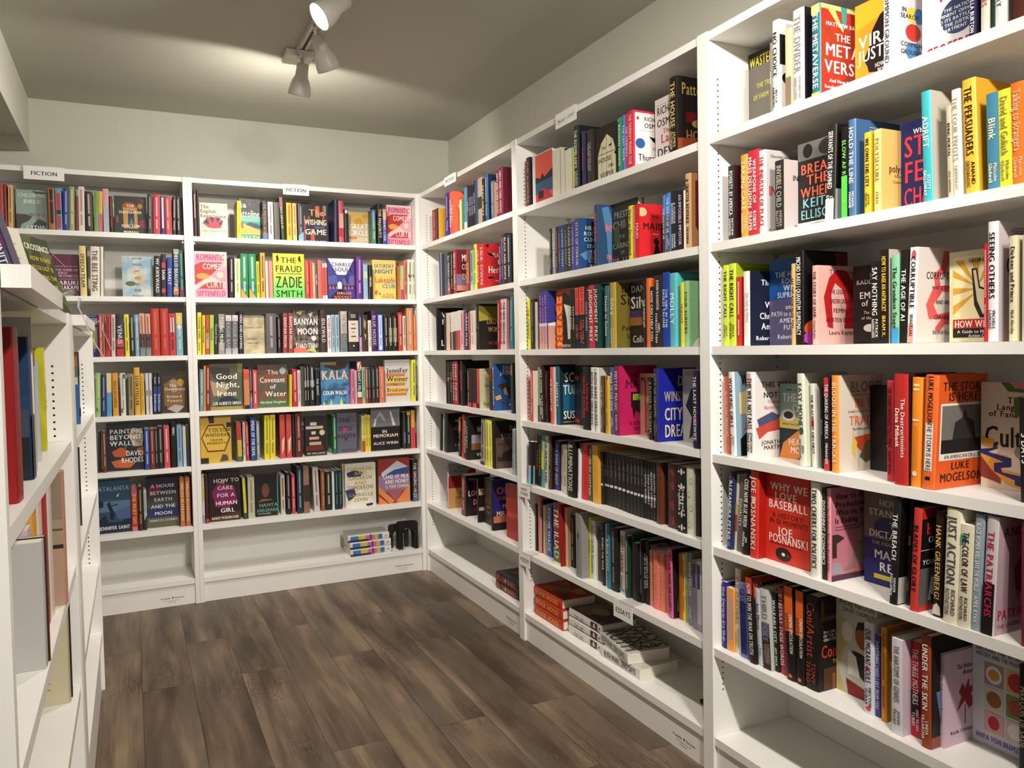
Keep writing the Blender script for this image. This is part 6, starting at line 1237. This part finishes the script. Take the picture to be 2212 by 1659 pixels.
for i, nm in enumerate(('bottom', 'middle', 'top')):
    flat('R2', .315+.243-.004*i, .05+.004*i, zb+i*.033, .0325, .16, .24, 'dcd9d4', '8c6c64', '', BLK+'/v .35 .32 6c5c58 THE LIFE', '5c5450/p 7c6c5c .1,.1 .9,.1 .9,.4 .1,.5/p 3c3838 .1,.5 .9,.4 .9,.95 .1,.95/o .5 .45 .2 .2 9c8c7c', 1, '%s copy in the stack of three white books with photo covers' % nm, 'white photo-cover copies stacked flat')
flat('R2', .57+.255, .035, zb, .040, .165, .24, 'e4e0da', '3c3a38', 'RUTH WARE ZERO DAYS', '', 'c8c4bc', 1, 'lower copy in the pair of white Zero Days books lying flat', 'Zero Days copies lying flat')
flat('R2', .52+.255, .02, zb+.0405, .040, .165, .24, 'e4e0da', '4a4846', 'RUTH WARE ZERO DAYS', '', 'b8b4ac/v .2 .5 4a4846 RUTH/v .4 .5 4a4846 WARE/v .62 .5 4a4846 ZERO/v .84 .5 4a4846 DAYS', 1, 'upper copy, slightly turned, in the pair of white Zero Days books', 'Zero Days copies lying flat', rot=-9)
for i, nm in enumerate(('lower', 'upper')):
    flat('R1', .86+.245, .04, .103+TH+.0005+i*.039, .0385, .16, .24, '1c1c22', 'd87040', 'ALL THE SINNERS', '/b .02 .02 .96 .05 a83c30/b .02 .1 .96 .03 c86040/o .5 .45 .25 .03 d8d4cc', '24303c/p 8c4c30 .1,.1 .9,.3 .5,.6/p 3c5c6c .1,.6 .9,.5 .8,.95', 1, '%s of two dark books with orange lettering lying flat' % nm, 'dark orange-lettered copies lying flat')
RB = '/b .1 .06 .8 .22 3c78b0/b .1 .25 .8 .18 c8bc3c/b .1 .42 .8 .22 c868a0/b .02 .52 .96 .05 7c3c78/b .1 .64 .8 .1 c8b040/b .1 .73 .8 .1 3c6cb0/b .0 .0 .3 .5 34304c/o .5 .92 .12 .025 88a088'
for i, nm in enumerate(('bottom', 'middle', 'top')):
    flat('B2', .775+.245+(-.008 if i == 2 else 0), .030+.004*i, .101+TH+.0005+i*.0375, .037, .155, .235, 'd8d4cc', '444', '', RB, 'd4d0c8', 1, '%s of three rainbow-spined books lying flat by the black bookends' % nm, 'rainbow-spined copies lying flat', rot=[1, 0, -2][i])

# ------------------------------------------------------------------ bookends
BLACK = simple('black_enamel', '0c0c0e', .16, 0, 1, 0, .6)
DGREY = simple('dark_enamel', '17171a', .4, 0, 1, 0, .5)
def bookend(M, label, Wd=.125, Hh=.17, m=None, base=True):
    m = m or BLACK
    n = 12; r = .02
    out, inn = [], []
    for cx, cy, a0 in ((Wd/2-r, Hh-r, 0), (-Wd/2+r, Hh-r, 90)):
        for i in range(n//2+1):
            a = math.radians(a0+90*i/(n//2)); out.append((cx+r*math.cos(a), cy+r*math.sin(a)))
    out = [(Wd/2, 0)]+out+[(-Wd/2, 0)]
    k = len(out); iw = Wd*.27; ih = Hh*.72
    inn = [(iw, .004)]
    for i in range(k-2):
        a = math.pi*i/(k-3); inn.append((iw*math.cos(a), ih-iw+iw*math.sin(a)))
    inn.append((-iw, .004))
    e = empty('bookend', M, label, 'bookend', 'black metal bookends')
    p = MB(); t = .0016
    # a raised rib follows the arch, the plate bulges slightly at the rim
    vs = [(x, 0, z) for x, z in out]+[(x, 0, z) for x, z in inn]+[(x, t, z) for x, z in out]+[(x, t, z) for x, z in inn]
    fs = []
    for i in range(k-1):
        fs += [(i, i+1, k+i+1, k+i), (2*k+i, 3*k+i, 3*k+i+1, 2*k+i+1), (i, 2*k+i, 2*k+i+1, i+1), (k+i, k+i+1, 3*k+i+1, 3*k+i)]
    p.add(vs, fs, m)
    rib = []
    for i in range(k):
        x, z = inn[i]; X2, Z2 = x*1.16, z*1.03
        rib.append(((x, -.004, z), (X2, -.004, Z2), (x*1.28, -.0002, z*1.05)))
    vs = [q for a in rib for q in a]+[(x, 0, z) for x, z in inn]
    fs = []
    for i in range(k-1):
        a, c = 3*i, 3*(i+1); fs += [(a, c, c+1, a+1), (a+1, c+1, c+2, a+2), (3*k+i, 3*k+i+1, c, a)]
    p.add(vs, fs, m, True)
    p.build('upright', e)
    if base:
        q = MB(); q.prism([(-iw, .002), (iw, .002), (iw, .1), (iw*.6, .125), (-iw*.6, .125), (-iw, .1)], 0, .0016, m); q.build('base', e)
    return e
o, rz, _, _ = UNITS['B2']
zz = .101+TH+.0006
bookend(T(o) @ T((1.122, .030, zz)) @ RZ(-8), 'glossy black bookend with arched cutout, in front in the corner', .115, .165, base=False)
bookend(T(o) @ T((1.085, .098, zz)) @ RZ(-8), 'lower black bookend at the back of the three in the corner', .12, .14, DGREY, base=False)
bookend(T(o) @ T((1.118, .062, zz)) @ RZ(-8), 'middle black bookend nested behind the glossy one', .115, .16, DGREY, base=False)
o2, rz2, _, _ = UNITS['R2']
bookend(T(o2) @ Matrix.Rotation(rz2, 4, 'Z') @ T((UW-.060, .14, .098+TH+.0006)) @ RZ(90), 'black bookend standing against the side panel on the bottom shelf', .13, .225, DGREY)
o1 = UNITS['R1'][0]
for s_, zz1, nm in ((4, .951, 'fourth'), (6, .369, 'sixth')):
    bookend(T(o1) @ Matrix.Rotation(rz2, 4, 'Z') @ T((UW-.0285, .09, zz1+TH+.0006)) @ RZ(-90), 'black bookend at the end of the %s mystery shelf' % nm, .12, .15, DGREY, base=False)

# ------------------------------------------------------------------ shelf signs
PAPER = mat('f4f1ee', .8); INK = mat('2c2a2a', .7)
def sign(unit, t, zb_, wd, ht, lines, label, hand=False, tilt=0, top=True):
    o, rz, _, _ = UNITS[unit]
    M = T(o) @ Matrix.Rotation(rz, 4, 'Z') @ T((t, -.006, zb_)) @ RY(tilt)
    e = empty('shelf_sign', M, label, 'sign', 'paper signs clipped to shelf edges')
    p = MB(); p.box(-wd/2, wd/2, -.0008, 0, -ht, 0, PAPER)
    n = len(lines)
    for i, s in enumerate(lines):
        text(p, s, Vector((0, -.0008, -ht*(i+1)/(n+1)-.001)), Vector((1, 0, .06 if hand else 0)), Vector((.18 if hand else 0, 0, 1)), Vector((0, -1, 0)), wd*.78, (.019 if n == 1 else .013) if not hand else .017, INK, off=.004 if not hand else 0)
    p.build('card', e)
    q = MB(); cw = .036
    q.box(-cw+wd*.12, cw+wd*.12, -.0012, .0, .0002, .004, CLEAR); q.box(-cw+wd*.12, cw+wd*.12, .0, .045, .0032, .0046, CLEAR)
    q.build('clip', e)
sign('B1', .600, HT, .165, .062, ['FICTION'], 'white card reading FICTION beside the beam')
sign('B2', .535, HT, .135, .055, ['FICTION'], 'white card reading FICTION on the bookcase beside the corner')
sign('R1', .50, HT, .16, .045, ['MYSTERY'], 'small white card on top edge of the corner mystery bookcase', tilt=0)
sign('R2', .455, HT, .155, .055, ['Mystery  (cont)'], 'white card with handwritten Mystery on the bookcase top edge', hand=True)
sign('R2', .055, .660+TH, .105, .055, ['SHORT', 'STORIES'], 'white card reading SHORT STORIES on the shelf edge')
sign('R2', .050, .363+TH, .10, .055, ['POETRY'], 'white card reading POETRY on the shelf edge')
sign('R2', .79, .363+TH, .115, .06, ['ESSAYS'], 'white card reading ESSAYS on the shelf edge')

# ------------------------------------------------------------------ ceiling track with spot heads
LW = simple('white_lamp_enamel', 'd8d4cc', .35, 0, 1, 0, .5)
TDK = mat('4a443e', .6)
e = empty('track_rail', T((TRX, 0, CEIL)), 'white ceiling track running toward the camera with a square feed box', 'light track')
p = MB(); p.box(-.017, .017, -1.2, 3.47, -.0205, -.0004, LW); p.box(-.006, .006, -1.19, 3.46, -.0208, -.0201, TDK); p.build('rail', e)
p = MB(); p.box(-.058, .058, 3.40, 3.52, -.028, -.0003, LW); o = p.build('feed_box', e, bevel=.004)
def lathe(mb, prof, m, n=28, sm=True):
    k = len(mb.v); vs = [(r_*math.cos(2*math.pi*i/n), r_*math.sin(2*math.pi*i/n), z) for r_, z in prof for i in range(n)]
    fs = [(j*n+i, j*n+(i+1)%n, (j+1)*n+(i+1)%n, (j+1)*n+i) for j in range(len(prof)-1) for i in range(n)]
    mb.add(vs, fs, m, sm)
BULB = bpy.data.materials.new('lit_lamp_face'); BULB.use_nodes = True; nt = BULB.node_tree
be = nt.nodes['Principled BSDF']; be.inputs['Emission Color'].default_value = (1, .9, .76, 1); be.inputs['Emission Strength'].default_value = BULB_STR
def head(y, aim, power, size, label, hang=.075, glow_dir=None):
    """bell-shaped head: connector, stem and knuckle under the rail, bell pointing along aim"""
    e = empty('spot_head', T((TRX, y, CEIL-.0215)), label, 'spotlight', 'track spotlight heads')
    p = MB(); p.box(-.016, .016, -.028, .028, -.03, 0, LW); p.box(-.0165, .0165, -.016, .014, -.022, -.006, mat('8a8680'))
    p.build('connector', e, bevel=.003)
    p = MB(); lathe(p, [(.0, -.03), (.008, -.03), (.008, -hang), (.006, -hang-.008), (0, -hang-.008)], LW, 14); p.build('stem', e)
    piv = Vector((0, 0, -hang))
    d = (Vector(aim) - Vector((TRX, y, CEIL-.021-hang))).normalized()
    R = d.to_track_quat('-Z', 'Y').to_matrix().to_4x4()
    ML = T(piv) @ R
    q = MB()
    prof = [(0, .028), (.018, .027), (.0245, .02), (.0255, -.01), (.027, -.026), (.035, -.042), (.042, -.062), (.0465, -.088), (.0475, -.104), (.046, -.1045), (.044, -.088), (.038, -.06), (.02, -.05), (0, -.05)]
    lathe(q, prof, LW); q.build('lamp_shade', e, ML)
    g = MB(); lathe(g, [(0, -.0935), (.02, -.0945), (.040, -.095), (.0405, -.09), (0, -.09)], BULB, 24); g.build('bulb', e, ML)
    pos = Vector((TRX, y, CEIL-.021)) + piv + d*.112
    spot('spot_lamp', pos, pos+d, power, size)
    if glow_dir: spot('added_ceiling_glow', pos+Vector((0, 0, -.004)), pos+Vector(glow_dir), CEIL_GLOW, 172, .25, .03)  # added second lamp for the ceiling glow, aimed apart from the bell
HL = ['white bell spotlight hanging straight down, beside the feed box', 'white bell spotlight tilted toward the right-hand bookcases', 'white bell spotlight with its lit face showing at the top edge']
for i, (y, aim, pw, sz) in enumerate(HEADS):
    head(y, aim, pw, sz, HL[i] if i < 3 else 'white bell spotlight added as unseen fill on the track behind the viewer', glow_dir=CEIL_GLOW_DIR if i == 0 else None)

build_books()
